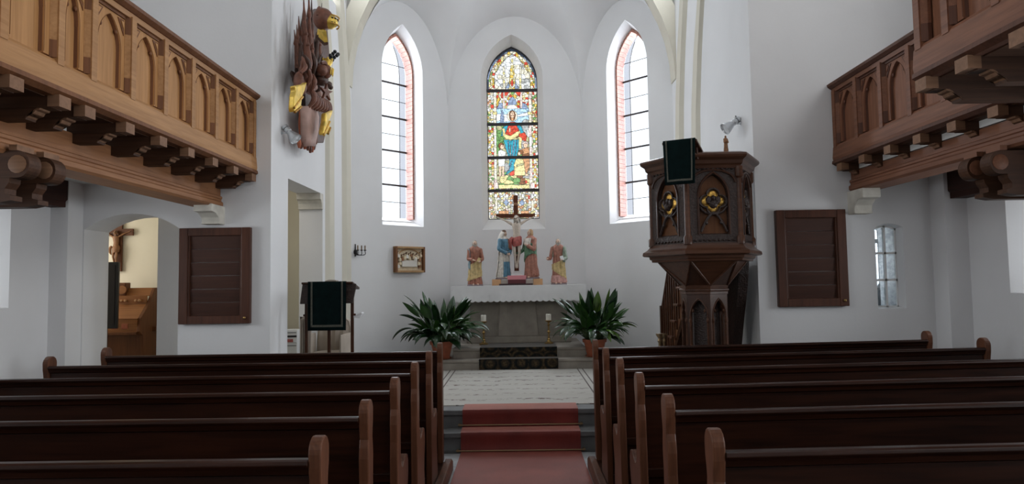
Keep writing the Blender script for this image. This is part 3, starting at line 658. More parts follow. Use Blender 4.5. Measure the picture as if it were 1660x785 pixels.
    for s, i in sizes[290:]:
        n0 = len(b.f); q = runs(pid == i); b.add(q.v, q.f); mi += [keys.index(colr[i])]*(len(b.f)-n0)
    if b.f:
        ob = b.build('small_pane', None, o); ob['kind'] = 'stuff'
        for k in keys: ob.data.materials.append(M['sg_'+k])
        ob.data.polygons.foreach_set('material_index', mi)
    for y in (147, 201.5, 255.5, 309):
        z = onY(831, y, Y0-.03).z; B().box(CW-.485, CW+.485, Y0-.045, Y0-.02, z-.028, z+.028).build('saddle_bar', 'bar', o)
    fr = arch(.97, 5.50, 6.185, 14, CW, 2.875); fi = arch(.93, 5.49, 6.14, 14, CW, 2.895)
    wallmesh(fr, [[(0, fi), (.03, fi)]], (0, Y0-.02, 0), (1, 0, 0), (0, 1, 0), .03).build('frame', 'bar', o)
stained()

# ================================================================== galleries
def gallery(name, label, X, s, ys, y_end, mats, z0=2.90, z1=3.80, joists=(), root=None, deckx=None, tag_=None):
    """a panelled parapet in the plane x = X facing the nave (s = +1: faces +x), bays between the post positions ys"""
    mp, mr, md, mj, me_ = mats
    g = root or thing(name, label, 'gallery', (X, (ys[0]+ys[-1])/2, z0))
    ya, yb = min(ys)-.05, max(ys)+.05
    face = lambda d: X+s*d
    def bx(n, d0, d1, y0, y1, za, zb, m_): 
        a, c = sorted((face(d0), face(d1))); return B().box(a, c, y0, y1, za, zb).build(n, m_, g)
    # rails
    def sweep(n, prof, m_): return B().prism([(face(d), z) for d, z in prof], 'y', ya, yb).build(n, m_, g)
    sweep('bottom_rail', [(-.06, z0+.06), (.0, z0+.06), (.045, z0+.06), (.05, z0+.09), (.04, z0+.20), (.02, z0+.225), (-.06, z0+.225)], mr)
    sweep('base_moulding', [(-.06, z0), (.02, z0), (.06, z0+.025), (.055, z0+.055), (.03, z0+.06), (-.06, z0+.06)], md)
    sweep('top_rail', [(-.06, z1-.10), (.03, z1-.10), (.035, z1-.06), (-.06, z1-.06)], mr)
    sweep('handrail', [(-.09, z1-.06), (.045, z1-.06), (.075, z1-.035), (.08, z1-.01), (.05, z1), (-.09, z1)], md)
    zb, zt = z0+.225, z1-.10
    for i, y in enumerate(ys):
        bx('post', -.05, .045, y-.030, y+.030, zb-.03, zt+.01, mr)
        # dark chamfered edge mouldings with stops beside each post
        for e in (-1, 1):
            pr = [(face(-.02), y+e*.030), (face(.034), y+e*.030), (face(.002), y+e*.052), (face(-.02), y+e*.052)]
            B().prism(pr, 'z', zb+.12, zt-.13).build('post_moulding', mr, g)
            for za, zc in ((zb+.01, zb+.12), (zt-.13, zt)): B().prism([(face(-.02), y+e*.030), (face(.036), y+e*.030), (face(.004), y+e*.050), (face(-.02), y+e*.050)], 'z', za, zc).build('moulding_stop', md, g)
    for a, c in zip(sorted(ys)[:-1], sorted(ys)[1:]):
        p = bx('panel', -.06, -.03, a+.03, c-.03, zb, zt, mp); LOC[p.name] = LOC[g.name]
        w_ = c-a-.10; m_ = (a+c)/2
        if w_ < .2: continue
        bx('top_chamfer', -.02, .012, a+.06, c-.06, zt-.022, zt+.002, md)
        # pointed tracery head with pierced spandrels, on thin shafts; shade of its inner edges put in as dark colour
        ws, zs = .05, zt-.27
        rr = arch(w_-2*ws, zs, zt-.045, 8, m_)
        poly_ = [(m_+w_/2, zb+.02), (m_+w_/2, zt-.02), (m_-w_/2, zt-.02), (m_-w_/2, zb+.02), (m_-w_/2+ws, zb+.02)]+rr[::-1]+[(m_+w_/2-ws, zb+.02)]
        B().prism(poly_, 'x', face(-.03), face(.0)).build('tracery', mp, p)
        for e in (-1, 1):
            xx = m_+e*(w_/2-ws); half = [q for q in rr if (q[0]-m_)*e >= -1e-6]; half = sorted(half, key=lambda q: q[1])
            eb = B(); eb.loft([[(face(.003), q[0]+e*.004, q[1]), (face(-.029), q[0]-e*.007, q[1]-.004), (face(-.029), q[0]+e*.02, q[1])] for q in half]); eb.build('arch_edge_shade', md, p)
            eb = B(); eb.loft([[(face(.003), xx+e*.004, z), (face(-.029), xx-e*.006, z), (face(-.029), xx+e*.02, z)] for z in (zb+.03, zs+.01)]); eb.build('shaft_edge_shade', md, p)
            cu = B(); q = half[len(half)//2]; cu.ell((face(-.012), q[0]-e*.006, q[1]-.006), (.010, .015, .018), 7, 5); cu.build('cusp', md, p, True)
        for e in (-1, 1):   # little pierced triangles in the spandrels
            xx = m_+e*(w_/2-.02); B().prism([(xx, zt-.035), (xx-e*.075, zt-.035), (xx, zt-.15)], 'x', face(-.005), face(.006)).build('spandrel_relief', md, p)
            B().prism([(xx-e*.012, zt-.05), (xx-e*.045, zt-.05), (xx-e*.012, zt-.10)], 'x', face(.004), face(.013)).build('spandrel_boss', mp, p)
    # joists under the gallery floor with squared ends and moulded bearers
    for y in joists:
        a, c = sorted((face(-.62), face(.0)))
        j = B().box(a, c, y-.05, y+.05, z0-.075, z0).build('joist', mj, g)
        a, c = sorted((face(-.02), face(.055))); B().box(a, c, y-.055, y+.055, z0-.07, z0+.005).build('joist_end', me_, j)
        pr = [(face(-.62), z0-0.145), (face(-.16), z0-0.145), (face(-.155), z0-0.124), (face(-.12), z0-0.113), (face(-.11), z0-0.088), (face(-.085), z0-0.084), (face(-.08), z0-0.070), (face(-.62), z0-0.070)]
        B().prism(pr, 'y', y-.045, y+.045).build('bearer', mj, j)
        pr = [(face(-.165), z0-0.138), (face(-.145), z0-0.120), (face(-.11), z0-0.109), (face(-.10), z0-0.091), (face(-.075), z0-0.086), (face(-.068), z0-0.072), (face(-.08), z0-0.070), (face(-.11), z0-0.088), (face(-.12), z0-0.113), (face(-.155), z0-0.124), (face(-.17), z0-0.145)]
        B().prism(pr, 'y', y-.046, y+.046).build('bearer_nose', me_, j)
    d0, d1 = sorted((face(-.04), deckx)); B().box(d0, d1, ya, yb, z0-.005, z0+.05).build('floor_deck', mj, g)
    return g
LM = ('gal', 'galh', 'gald', 'joist', 'joistend'); RM = ('rgal', 'rgalh', 'rgald', 'joist', 'joistend')
ysL = [7.25-.465*k for k in range(7)]+[4.46-.33]+[4.13-.47*k for k in range(1, 7)]
g = gallery('gallery', 'amber wooden gallery with pointed panels on the harmonium side', -2.87, 1, ysL, 7.28, LM, joists=[7.2-.465*k for k in range(7)]+[4.16, 3.75, 3.3, 2.84, 2.4], deckx=NL)
def beam(g_, X0, s, y0, y1, z0, z1, m1, m2):
    """longitudinal beam: face towards the nave with a stepped moulding along its lower edge"""
    q = lambda d, z: (X0+s*d, z)
    B().prism([q(-.24, z0+.108), q(-.01, z0+.108), q(-.01, z1), q(-.24, z1)], 'y', y0, y1).build('beam', m1, g_)
    B().prism([q(-.24, z0-.02), q(.0, z0-.02), q(.02, z0+.0), q(.02, z0+.035), q(.0, z0+.05), q(.0, z0+.055), q(.0, z0+.07), q(.01, z0+.078), q(.01, z0+.098), q(-.01, z0+.11), q(-.24, z0+.11)], 'y', y0, y1).build('beam_moulding', m1, g_)
beam(g, -3.2, 1, -2, 7.28, 2.575, 2.83, 'galbeam', 'gald')
def bracket(g_, X0, s, ys_, z, m1, m2):
    """paired cross arms with rolled noses over smaller ogee arms"""
    for k, y in enumerate(ys_):
        q = lambda d, zz: (X0+s*d, zz)
        nose = [q(.02+.075*math.sin(a), z-.085+.085*math.cos(a)) for a in [PI*i/12 for i in range(13)]]
        a = B().prism([q(-.84, z)]+nose+[q(-.84, z-.17)], 'y', y-.055, y+.055).build('bracket_arm', m1, g_)
        B().lathe([(.05, -.062), (.058, -.058), (.058, .058), (.05, .062)], (X0+s*.02, y, z-.085), 14, (0, 1, 0)).build('nose_roundel', m2, a, True)
        low = [q(-.10, z-.17), q(-.03, z-.17), q(-.035, z-.20), q(-.06, z-.235), q(-.06, z-.27), q(-.02, z-.28), q(-.02, z-.31), q(-.10, z-.325), q(-.84, z-.325), q(-.84, z-.17)]
        B().prism(low, 'y', y-.05, y+.05).build('lower_arm', m1, a)
        B().box(min(X0-s*.02, X0+s*.03), max(X0-s*.02, X0+s*.03), y-.075, y+.075, z, z+.035).build('arm_cap', m2, a)
    ym = sum(ys_)/len(ys_)
    B().box(min(X0-s*.86, X0-s*.70), max(X0-s*.86, X0-s*.70), ym-.09, ym+.09, -.01, z-.0).build('post', m1, g_)
bracket(g, -3.13, 1, (4.22, 4.46), 2.57, 'joist', 'joistend')
# red-brown gallery: far part set back, near part brought forward
ysR = [7.25-.465*k for k in range(7)]
g2 = gallery('gallery', 'dark red-brown wooden gallery with pointed panels on the pulpit side', 3.47, -1, ysR, 7.28, RM, joists=[7.15-.465*k for k in range(7)], deckx=NR)
beam(g2, 3.59, -1, -2, 7.28, 2.64, 2.83, 'rgalh', 'rgald')
bracket(g2, 3.52, -1, (5.20, 4.95), 2.60, 'joist', 'rgalh')
ysN = [4.13, 3.86, 3.45, 3.0, 2.54, 2.08, 1.62]
g3 = gallery('gallery_bay', 'forward bay of the red-brown gallery, jutting out over the pews', 2.53, -1, ysN, 4.2, RM, joists=[4.1, 3.72, 3.3, 2.85, 2.4, 1.9], deckx=3.5)
B().box(2.56, 3.5, 4.12, 4.19, 2.9, 3.8).build('return_panel', 'rgal', g3)
# ================================================================== pews
ZP = .09       # top of the timber pew platform
for s, x0, x1, lab in ((-1, -3.815, -.655, 'low dark timber platform under the pews on the harmonium side'), (1, .64, 3.95, 'low dark timber platform under the pews on the pulpit side')):
    t = thing('pew_platform', lab, 'platform', ((x0+x1)/2, 4, 0), 'timber pew platforms')
    B().box(x0+.03, x1-.03, .9, 6.24, -.05 if s > 0 else .0, ZP-.015).build('base', 'pew', t)
    b = B(); n = 0; y = .9
    wdt = .1335
    pm = B().box(0, x1-x0, 0, wdt-.004, 0, .02).mesh('floor_plank', mt='pew')
    while y < 6.23:
        o = piece(t, pm, 'floor_plank', Vector((x0, y, ZP-.02))-LOC[t.name]); y += wdt
    if s > 0: t.rotation_euler.y = -.011; t.location.z = (x0+x1)/2*.011
    e = x1 if s < 0 else x0
    kb = B().prism([(e-.035, .0), (e+.035, .0), (e+.035, ZP-.01), (e+.02, ZP+.012), (e-.035, ZP+.012)] if s < 0 else [(e+.035, .0), (e-.035, .0), (e-.035, ZP-.01), (e-.02, ZP+.012), (e+.035, ZP+.012)], 'y', .9, 6.30)
    bevel(kb.build('kerb_board', 'pewv', t), .004)
def rounded(pts): return pts
def end_profile(full=True):
    """side outline of a pew end, forward = +y: round-headed post with a waist, seat cheek in front"""
    head = [(.056+.056*math.cos(a), 1.108+.056*math.sin(a)) for a in [PI*(1-i/10) for i in range(11)]]
    front = [(.110, 1.06), (.100, 1.02), (.096, .985), (.104, .95), (.112, .90), (.106, .80), (.110, .72)]
    if full: cheek = [(.13, .645), (.18, .615), (.24, .635), (.30, .665), (.345, .655), (.372, .61), (.375, .54), (.345, .45), (.335, .36), (.36, .24), (.40, ZP)]
    else: cheek = [(.115, ZP)]
    back = [(.0, ZP), (.0, .72), (.006, .80), (.0, .9), (.006, .95), (.015, .985), (.010, 1.02), (.002, 1.06)]
    return head+front+cheek+back
def make_pew(x0, x1, full, label, group, cat='pew'):
    t = thing('pew' if full else 'pew_screen', label, cat, (0, 0, 0), group)
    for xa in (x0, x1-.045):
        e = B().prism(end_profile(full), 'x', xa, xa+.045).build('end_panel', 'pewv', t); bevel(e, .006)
    a, c = x0+.045, x1-.045
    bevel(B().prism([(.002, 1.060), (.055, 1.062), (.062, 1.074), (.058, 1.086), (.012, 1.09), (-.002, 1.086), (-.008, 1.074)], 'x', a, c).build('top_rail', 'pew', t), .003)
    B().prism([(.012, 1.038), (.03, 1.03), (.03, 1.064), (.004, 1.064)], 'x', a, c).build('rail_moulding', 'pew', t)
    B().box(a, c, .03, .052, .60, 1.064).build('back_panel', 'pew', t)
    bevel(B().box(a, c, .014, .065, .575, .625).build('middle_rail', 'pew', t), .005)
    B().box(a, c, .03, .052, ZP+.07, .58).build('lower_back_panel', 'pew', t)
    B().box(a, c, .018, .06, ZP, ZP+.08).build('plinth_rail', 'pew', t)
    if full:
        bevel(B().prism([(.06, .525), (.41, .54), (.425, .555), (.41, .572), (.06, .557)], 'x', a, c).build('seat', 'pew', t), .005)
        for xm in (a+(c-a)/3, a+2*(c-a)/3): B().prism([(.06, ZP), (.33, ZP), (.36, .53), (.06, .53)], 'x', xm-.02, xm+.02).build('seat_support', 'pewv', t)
    return t
TILT = -.011      # the pews on the pulpit side rise slightly towards the outer wall
ords = ['first', 'second', 'third', 'fourth', 'fifth']
for side, x0, x1 in (('harmonium', -3.80, -.70), ('pulpit', .68, 3.73)):
    gp = 'dark wooden pews on the %s side' % side
    s0 = make_pew(x0, x1, False, 'dark panelled wooden screen before the first pew on the %s side' % side, 'pew front screens', 'pew screen'); s0.location = (0, 6.17, 0); s0.rotation_euler.y = TILT if side == 'pulpit' else 0
    p0 = make_pew(x0, x1, True, 'x', gp)
    for k in range(5):
        p = p0 if k == 0 else copy_tree(p0)
        p.location = (0, 6.17-.753*(k+1), 0)
        p.rotation_euler.y = TILT if side == 'pulpit' else 0
        p['label'] = 'long dark pew on the %s side, %s row behind the front screen' % (side, ords[k])

# ================================================================== carpets
def strip(path, x0, x1, th):
    """a carpet following a stepped path of (y, z) points, laid with thickness th on its upper side"""
    up = []
    P = [Vector((0, y, z)) for y, z in path]
    for i, p in enumerate(P):
        d0 = (P[i]-P[i-1]).normalized() if i else None; d1 = (P[i+1]-P[i]).normalized() if i < len(P)-1 else None
        ns = [Vector((0, -d.z, d.y)) for d in (d0, d1) if d]; n = sum(ns, Vector())/len(ns)
        up.append(p+n.normalized()*th*min(1.42, 1/max(.3, n.length)))
    b = B(); b.prism([(p.y, p.z) for p in P]+[(p.y, p.z) for p in up[::-1]], 'x', x0, x1); return b
run = strip([(1.2, .001), (6.85, .001), (6.885, .012), (6.90, .04), (6.903, .15), (6.897, .18), (6.905, .197), (6.93, .203), (7.12, .203), (7.14, .22), (7.144, .26), (7.142, .33), (7.136, .36), (7.144, .377), (7.17, .383), (7.44, .383)], -.6, .6, .009).build('carpet_runner', 'runner', None, True)
tag(run, 'red ribbed carpet runner along the aisle and up the steps', 'carpet')
for y, z, lab in ((6.888, .028, 'thin brass stair rod holding the red runner under the lower step'), (7.128, .232, 'thin brass stair rod holding the red runner under the upper step')):
    t = thing('stair_rod', lab, 'stair rod', (0, y, z), 'brass stair rods')
    B().tube([(-.645, y-.012, z), (.645, y-.012, z)], .007, 8).build('rod', 'rod', t, True)
    for xs in (-.63, .63): B().box(xs-.012, xs+.012, y-.014, y+.03, z-.012, z+.012).build('rod_clip', 'rod', t)
rg = B().box(-1.42, 1.32, 7.40, 10.33, ZC+.0005, ZC+.009).build('chancel_rug', 'rug'); tag(rg, 'large pale rug with rows of dark dashes before the altar', 'rug')
ar = strip([(10.33, ZC+.011), (10.332, .38+.1), (10.334, .54), (10.36, .54), (10.575, .54), (10.582, .60), (10.582, .692), (10.61, .692), (11.3, .692)], -.61, .585, .008).build('altar_step_runner', 'persian')
tag(ar, 'dark flower-patterned carpet laid over the altar steps', 'carpet')

# ================================================================== altar
t = thing('altar', 'grey stone altar block on the narrow platform under the white cloth', 'altar', (0, 11.7, .688))
b = B(); b.box(-.82, .82, 11.5, 12.2, .80, 1.52); bevel(b.build('body', 'altarstone', t), .01)
bevel(B().box(-.88, .88, 11.44, 12.24, .688, .80).build('plinth', 'altarstone', t), .015)
b = B(); b.add([(-.35, 11.44, .80), (.32, 11.44, .80), (.27, 11.44, 1.52), (-.30, 11.44, 1.52), (-.35, 11.52, .80), (.32, 11.52, .80), (.27, 11.52, 1.52), (-.30, 11.52, 1.52)], [(0, 1, 2, 3), (7, 6, 5, 4), (0, 4, 5, 1), (1, 5, 6, 2), (2, 6, 7, 3), (3, 7, 4, 0)])
bevel(b.build('centre_panel', 'sandstone' if False else 'altarstone', t), .01)
bevel(B().box(-1.08, 1.08, 11.27, 12.26, 1.52, 1.64).build('table_slab', 'altarstone', t), .01)
# linen cloth: top sheet plus a front fall with a scalloped hem
b = B(); b.box(-1.115, 1.115, 11.225, 12.27, 1.642, 1.652)
n = 132; top = []; mid = []; hem = []
for i in range(n+1):
    x = -1.115+2.23*i/n; sc_ = abs(math.sin(PI*i/6)); wv = .006*math.sin(x*9)+.004*math.sin(x*23)
    top.append((x, 11.225, 1.652)); mid.append((x, 11.215+wv*.5, 1.52)); hem.append((x, 11.205+wv, 1.402-.022*sc_))
b.loft([hem, mid, top, [(p[0], 11.235, 1.652) for p in top], [(p[0], p[1]+.008, p[2]) for p in mid], [(p[0], p[1]+.006, p[2]) for p in hem]], cap=False, closed=False)
for s in (-1.115, 1.115): b.box(s-.004, s+.004, 11.225, 12.25, 1.43, 1.65)
tag(b.build('altar_cloth', 'linen'), 'white linen altar cloth with a scalloped hem', 'altar cloth')

def candlestick(x, y, lab):
    t = thing('candlestick', lab, 'candlestick', (x, y, .688+.008), 'brass altar candlesticks')
    z = .696
    B().lathe([(.0, 0), (.075, 0), (.078, .012), (.06, .025), (.035, .035), (.022, .06), (.03, .075), (.016, .09), (.013, .17), (.026, .185), (.026, .2), (.013, .215), (.012, .29), (.03, .305), (.014, .32), (.016, .345), (.05, .362), (.058, .372), (.058, .38), (.0, .38)], (x, y, z), 16).build('stick', 'brass', t, True)
    c = B().lathe([(.0, 0), (.043, 0), (.044, .095), (.038, .102), (.0, .098)], (x, y, z+.38), 16).build('candle', 'candle', t, True)
    B().tube([(x, y, z+.475), (x+.003, y, z+.497)], .0025, 6).build('wick', 'black', c)
candlestick(-.575, 11.13, 'brass candlestick with white candle beside the plant nearest the relief')
candlestick(.485, 11.13, 'brass candlestick with white candle beside the plant nearest the pulpit')

# ================================================================== carved figures
def capsule(b, p, q, r0, r1, n=8, k=4):
    p, q = Vector(p), Vector(q); b.tube([p+(q-p)*i/k for i in range(k+1)], [r0+(r1-r0)*i/k for i in range(k+1)], n); b.ell(p, r0*1.0, 8, 5); b.ell(q, r1*1.0, 8, 5)
def remesh(o, vox, it=3):
    m = o.modifiers.new('r', 'REMESH'); m.mode = 'VOXEL'; m.voxel_size = vox; m.use_smooth_shade = True
    s = o.modifiers.new('s', 'SMOOTH'); s.iterations = it; s.factor = .5
    dg = bpy.context.evaluated_depsgraph_get(); me = bpy.data.meshes.new_from_object(o.evaluated_get(dg)); me.materials.clear()
    for k in o.data.materials: me.materials.append(k)
    o.modifiers.clear(); o.data = me; return o
def hand(b, w_, d, side, h, up=Vector((0, 0, 1))):
    """palm, four curled fingers and a thumb at wrist w_, pointing along d"""
    d = Vector(d).normalized(); sd = d.cross(up).normalized()*side; nn = sd.cross(d); s = h/.75; w_ = Vector(w_)
    b.tube([w_-d*.008*s, w_+d*.014*s, w_+d*.032*s], [.009*s, .0145*s, .013*s], 8)
    for k, L_ in enumerate((.026, .031, .029, .022)):
        r = w_+d*.03*s+sd*(k-1.5)*.0068*s; b.tube([r, r+d*L_*.55*s-nn*.001*s, r+d*L_*s-nn*.007*s], [.0042*s, .0037*s, .0028*s], 6)
    r = w_+d*.012*s-sd*.012*s; b.tube([r, r+d*.014*s-sd*.010*s, r+d*.027*s-sd*.011*s], [.0046*s, .004*s, .003*s], 6)
def head(t, h, c, hairm, beard=0, veil=None, look=0, tilt=0, hat=None, skin='skin'):
    """painted head with nose, brow, eyes, mouth, ears, hair; c = centre, local coordinates"""
    c = Vector(c); R = Matrix.Rotation(look, 3, 'Z') @ Matrix.Rotation(tilt, 3, 'X'); s = h/.75
    f = lambda x, y, z: c+R @ Vector((x*s, y*s, z*s))
    b = B(); b.ell(c, (.036*s, .042*s, .05*s), 14, 10, R); b.ell(f(0, -.012, -.022), (.026*s, .03*s, .028*s), 10, 8, R)
    b.tube([f(0, -.04, .012), f(0, -.047, -.004), f(0, -.042, -.007)], [.003*s, .0065*s, .004*s], 6)
    for e in (-1, 1): b.ell(f(e*.036, .002, -.004), (.005*s, .01*s, .013*s), 6, 5, R); b.ell(f(e*.014, -.038, .012), (.009*s, .004*s, .003*s), 6, 4, R)
    b.tube([f(0, .006, -.03), c+Vector((0, .006*s, -.075*s))], [.02*s, .023*s], 10)
    hd = b.build('head', skin, t, True, True)
    e_ = B()
    for e in (-1, 1): e_.ell(f(e*.014, -.039, .004), (.0045*s, .003*s, .0028*s), 6, 4, R)
    e_.build('eyes', 'darkeye', hd, True, True)
    B().ell(f(0, -.041, -.02), (.009*s, .004*s, .003*s), 8, 4, R).build('mouth', 'red', hd, True, True)
    hb = B(); hb.ell(f(0, .010, .014), (.041*s, .042*s, .045*s), 12, 8, R)
    if not veil:
        hb.ell(f(0, .026, -.02), (.04*s, .028*s, .045*s), 10, 8, R)
        for e in (-1, 1): hb.ell(f(e*.034, .006, -.012), (.010*s, .022*s, .034*s), 8, 6, R)
    hb.build('hair', hairm, hd, True, True)
    if beard:
        q = B(); q.ell(f(0, -.026, -.044), (.024*s, .02*s, beard*s), 10, 8, R)
        for e in (-1, 1): q.ell(f(e*.024, -.016, -.026), (.010*s, .018*s, .024*s), 8, 6, R); q.tube([f(0, -.044, -.013), f(e*.016, -.037, -.022)], [.0045*s, .003*s], 5)
        q.build('beard', hairm, hd, True, True)
    if veil:
        v = B(); rings = []
        for i in range(10):
            tt = i/9; zz = .052-.15*tt; rx = .02+.03*math.sin(min(1, tt*2.2)*PI/2)+.014*tt; ry = rx*1.02
            rings.append([f(rx*math.sin(a), .010+ry*math.cos(a)*(1.0), zz) for a in [(-2.25+4.5*k/18) for k in range(19)]])
        v.loft([[f(0, .012, .057)]*19]+rings, cap=False, closed=False)
        o = v.build('veil', veil, t, True, True); m = o.modifiers.new('t', 'SOLIDIFY'); m.thickness = .005*s
    return hd
PROF = [(0, .150, .125), (.03, .152, .128), (.10, .142, .12), (.22, .128, .11), (.36, .120, .10), (.48, .118, .098), (.57, .112, .093), (.65, .118, .095), (.72, .128, .095), (.77, .134, .088), (.805, .128, .078), (.83, .10, .066), (.85, .06, .05), (.87, .042, .042)]
def prof(f):
    for (a, x0, y0), (c, x1, y1) in zip(PROF[:-1], PROF[1:]):
        if a <= f <= c: t = (f-a)/(c-a); return x0+(x1-x0)*t, y0+(y1-y0)*t
    return PROF[-1][1:]
def statue(name, label, loc, h, rz, robe, mantle, hairm, beard=0, veil=None, look=0, tilt=0, lean=.0, arms=(), hem=None, props=None, skirt=None, under=None, slim=1.0):
    t = thing(name, label, 'statue', loc, 'painted figures on the altar', rz)
    R_ = random.Random(hash(name+label) % 1000 if False else len(label))
    n = 84; ph = R_.uniform(0, 6)
    def ctr(f): return lean*h*.10*math.sin(f*PI*.9)
    def surf(f, a, k, amp):
        x, y = prof(f); fold = 1+amp*(.25+.75*(1-f)**.7)*1.5*((abs(math.sin(a*4.5+ph+f*1.6))**.7-.62)+.6*(abs(math.sin(a*8+1.3*ph-f*2.2))**.7-.62))
        return Vector((ctr(f)+math.sin(a)*x*h*k*fold*slim, -math.cos(a)*y*h*k*fold, f*h+.03*h))
    b = B(); fs = [i/30*.87 for i in range(31)]
    b.loft([[surf(f, 2*PI*k/n, 1, .15) for k in range(n)] for f in fs]); b.build('robe', robe, t, True, True)
    if under: B().loft([[surf(f, 2*PI*k/n, 1.012, .15) for k in range(n)] for f in [i/8*under[1] for i in range(9)]]).build('under_robe', under[0], t, True, True)
    for mname, mm, a0, a1, lo, hi, kk in mantle:     # draped cloth: lo / hi are functions of the turn angle giving its lower and upper hem
        q = B(); rings = []
        for i in range(17):
            tt = i/16; ring = []
            for k in range(57):
                a = a0+(a1-a0)*k/56; f0, f1 = lo(a), hi(a); f = f0+(f1-f0)*tt; p = surf(min(.86, f), a, kk, .16)
                dia = 1+.034*math.sin(30*f+4*a)*(1 if kk > 1.04 else .4); p.x = ctr(f)+(p.x-ctr(f))*dia; p.y *= dia; ring.append(p)
            rings.append(ring)
        q.loft(rings, cap=False, closed=False); o = q.build(mname, mm, t, True, True); m = o.modifiers.new('t', 'SOLIDIFY'); m.thickness = .008*h; m.offset = 1
    hz = .945*h+.0
    head(t, h, (ctr(.87)+.0, -.012*h, hz), hairm, beard, veil, look, tilt)
    for side, elbow, wrist, sleeve in arms:
        sh = Vector((ctr(.78)+side*.125*h*slim, 0, .80*h)); el = Vector(elbow)*h; wr = Vector(wrist)*h
        a_ = B(); a_.tube([sh, sh+(el-sh)*.5, el, el+(wr-el)*.45, wr-(wr-el)*.08], [.046*h, .041*h, .038*h, .037*h, .041*h], 12); a_.ell(sh, .047*h, 10, 6); a_.ell(el, .039*h, 10, 6)
        so = a_.build('sleeve', sleeve, t, True, True)
        hb = B(); hand(hb, wr, (wr-el), -side, h); hb.tube([el+(wr-el)*.5, wr], [.02*h, .016*h], 8); hb.build('hand', 'skin', so, True, True)
    ft = B()
    for e in (-1, 1): ft.tube([(e*.045*h+ctr(0), -.10*h, .035*h), (e*.052*h, -.155*h, .034*h), (e*.055*h, -.175*h, .03*h)], [.02*h, .02*h, .012*h], 8)
    ft.build('feet', 'skin', t, True, True)
    bs = B(); bs.loft([[(math.cos(2*PI*k/20)*.175*h*r_, math.sin(2*PI*k/20)*.15*h*r_, z) for k in range(20)] for r_, z in ((1, 0), (1.03, .008*h), (1.0, .028*h), (.93, .034*h))]); bs.build('base', 'paintbase', t, True, True)
    if props: props(t, h)
    return t
ZA = 1.652
c_ = lambda v: (lambda a: v)
def book(t, h, c, rot, mt='bookbrown'):
    q = B().box(-.035*h, .035*h, -.012*h, .012*h, -.05*h, .05*h); q.xf(Matrix.Translation(Vector(c)*h) @ Matrix.Rotation(rot[0], 4, 'Y') @ Matrix.Rotation(rot[1], 4, 'X')); o = q.build('book', mt, t, False, True)
    q = B().box(-.032*h, .037*h, -.009*h, .009*h, -.047*h, .047*h); q.xf(Matrix.Translation(Vector(c)*h) @ Matrix.Rotation(rot[0], 4, 'Y') @ Matrix.Rotation(rot[1], 4, 'X')); q.build('pages', 'linen', o, False, True)
def at(px_, Y=11.62): return onY(px_, 462, Y).x
# figure with the grey head, blue mantle on the shoulder and ochre skirt cloth
statue('saint_statue', 'grey-haired painted statue in rust tunic, ochre cloth and pale blue mantle holding a book', (at(770.5), 11.6, ZA), .765, .15, 'rust',
       [('mantle_skirt', 'ochre', -2.0, 2.0, lambda a: .13+.05*math.sin(a), lambda a: .50+.07*math.sin(a), 1.07), ('shoulder_cloth', 'lightblue', -2.7, -.95, lambda a: .30-.08*math.cos(a*2), lambda a: .80, 1.13)],
       'greyhair', .022, look=.2, arms=[(-1, (-.15, -.05, .60), (-.06, -.14, .575), 'rust'), (1, (.165, -.04, .60), (.10, -.15, .545), 'rust')], props=lambda t, h: book(t, h, (.075, -.15, .57), (.5, -.2), 'ochre'))
statue('mourning_woman_statue', 'veiled painted statue in ivory robe with blue gown looking down beside the crucifix', (at(816.5), 11.66, ZA+.105), .83, .75, 'ivory',
       [('blue_gown', 'blue', -.75, .55, lambda a: .02, lambda a: .33, 1.03), ('blue_bodice', 'blue', -2.4, .4, lambda a: .56, lambda a: .80, 1.09), ('brown_shawl', 'bronze', .1, 1.9, lambda a: .54+.1*abs(a-.9), lambda a: .80, 1.10), ('ivory_mantle', 'ivory', 1.2, 4.4, lambda a: .02, lambda a: .81, 1.13)],
       'hair', 0, veil='ivory', look=.35, tilt=.35, lean=.3, slim=.9, arms=[(-1, (-.15, -.04, .62), (-.01, -.15, .52), 'blue'), (1, (.15, -.05, .60), (.03, -.155, .525), 'blue')])
statue('young_apostle_statue', 'painted statue with green mantle and brick robe opening a hand towards the crucifix', (at(862), 11.66, ZA+.105), .84, -.75, 'brick',
       [('green_mantle', 'leafgreen', -2.2, 2.3, lambda a: .38+.10*math.sin(a+.4), lambda a: .74-.06*math.sin(a), 1.10), ('shoulder_cloth', 'ivory', -.9, .7, lambda a: .66, lambda a: .80, 1.13), ('brick_fall', 'brick', .9, 3.6, lambda a: .03, lambda a: .80, 1.07)],
       'blond', 0, look=-.25, tilt=-.15, lean=-.2, slim=.92, arms=[(-1, (-.17, -.05, .60), (-.24, -.17, .50), 'leafgreen'), (1, (.14, -.06, .60), (.02, -.15, .68), 'brick')])
statue('bearded_saint_statue', 'bearded painted statue in brick tunic, gold cloth and green mantle holding a white book', (at(906), 11.6, ZA), .775, -.12, 'brick',
       [('gold_skirt_cloth', 'ochre', -1.6, 2.2, lambda a: .20+.10*math.sin(-a), lambda a: .47+.05*math.sin(a), 1.08), ('shoulder_cloth', 'sage', .85, 2.9, lambda a: .46, lambda a: .80, 1.12), ('shoulder_fold', 'sage', -2.6, -1.1, lambda a: .58, lambda a: .80, 1.10), ('rose_hem', 'rose', -2, 2, lambda a: .015, lambda a: .17, 1.03)],
       'greyhair', .05, look=-.1, arms=[(-1, (-.18, -.03, .58), (-.22, -.16, .57), 'brick'), (1, (.17, -.04, .58), (.10, -.15, .545), 'sage')], props=lambda t, h: book(t, h, (.085, -.16, .575), (-.3, -.2), 'linen'))

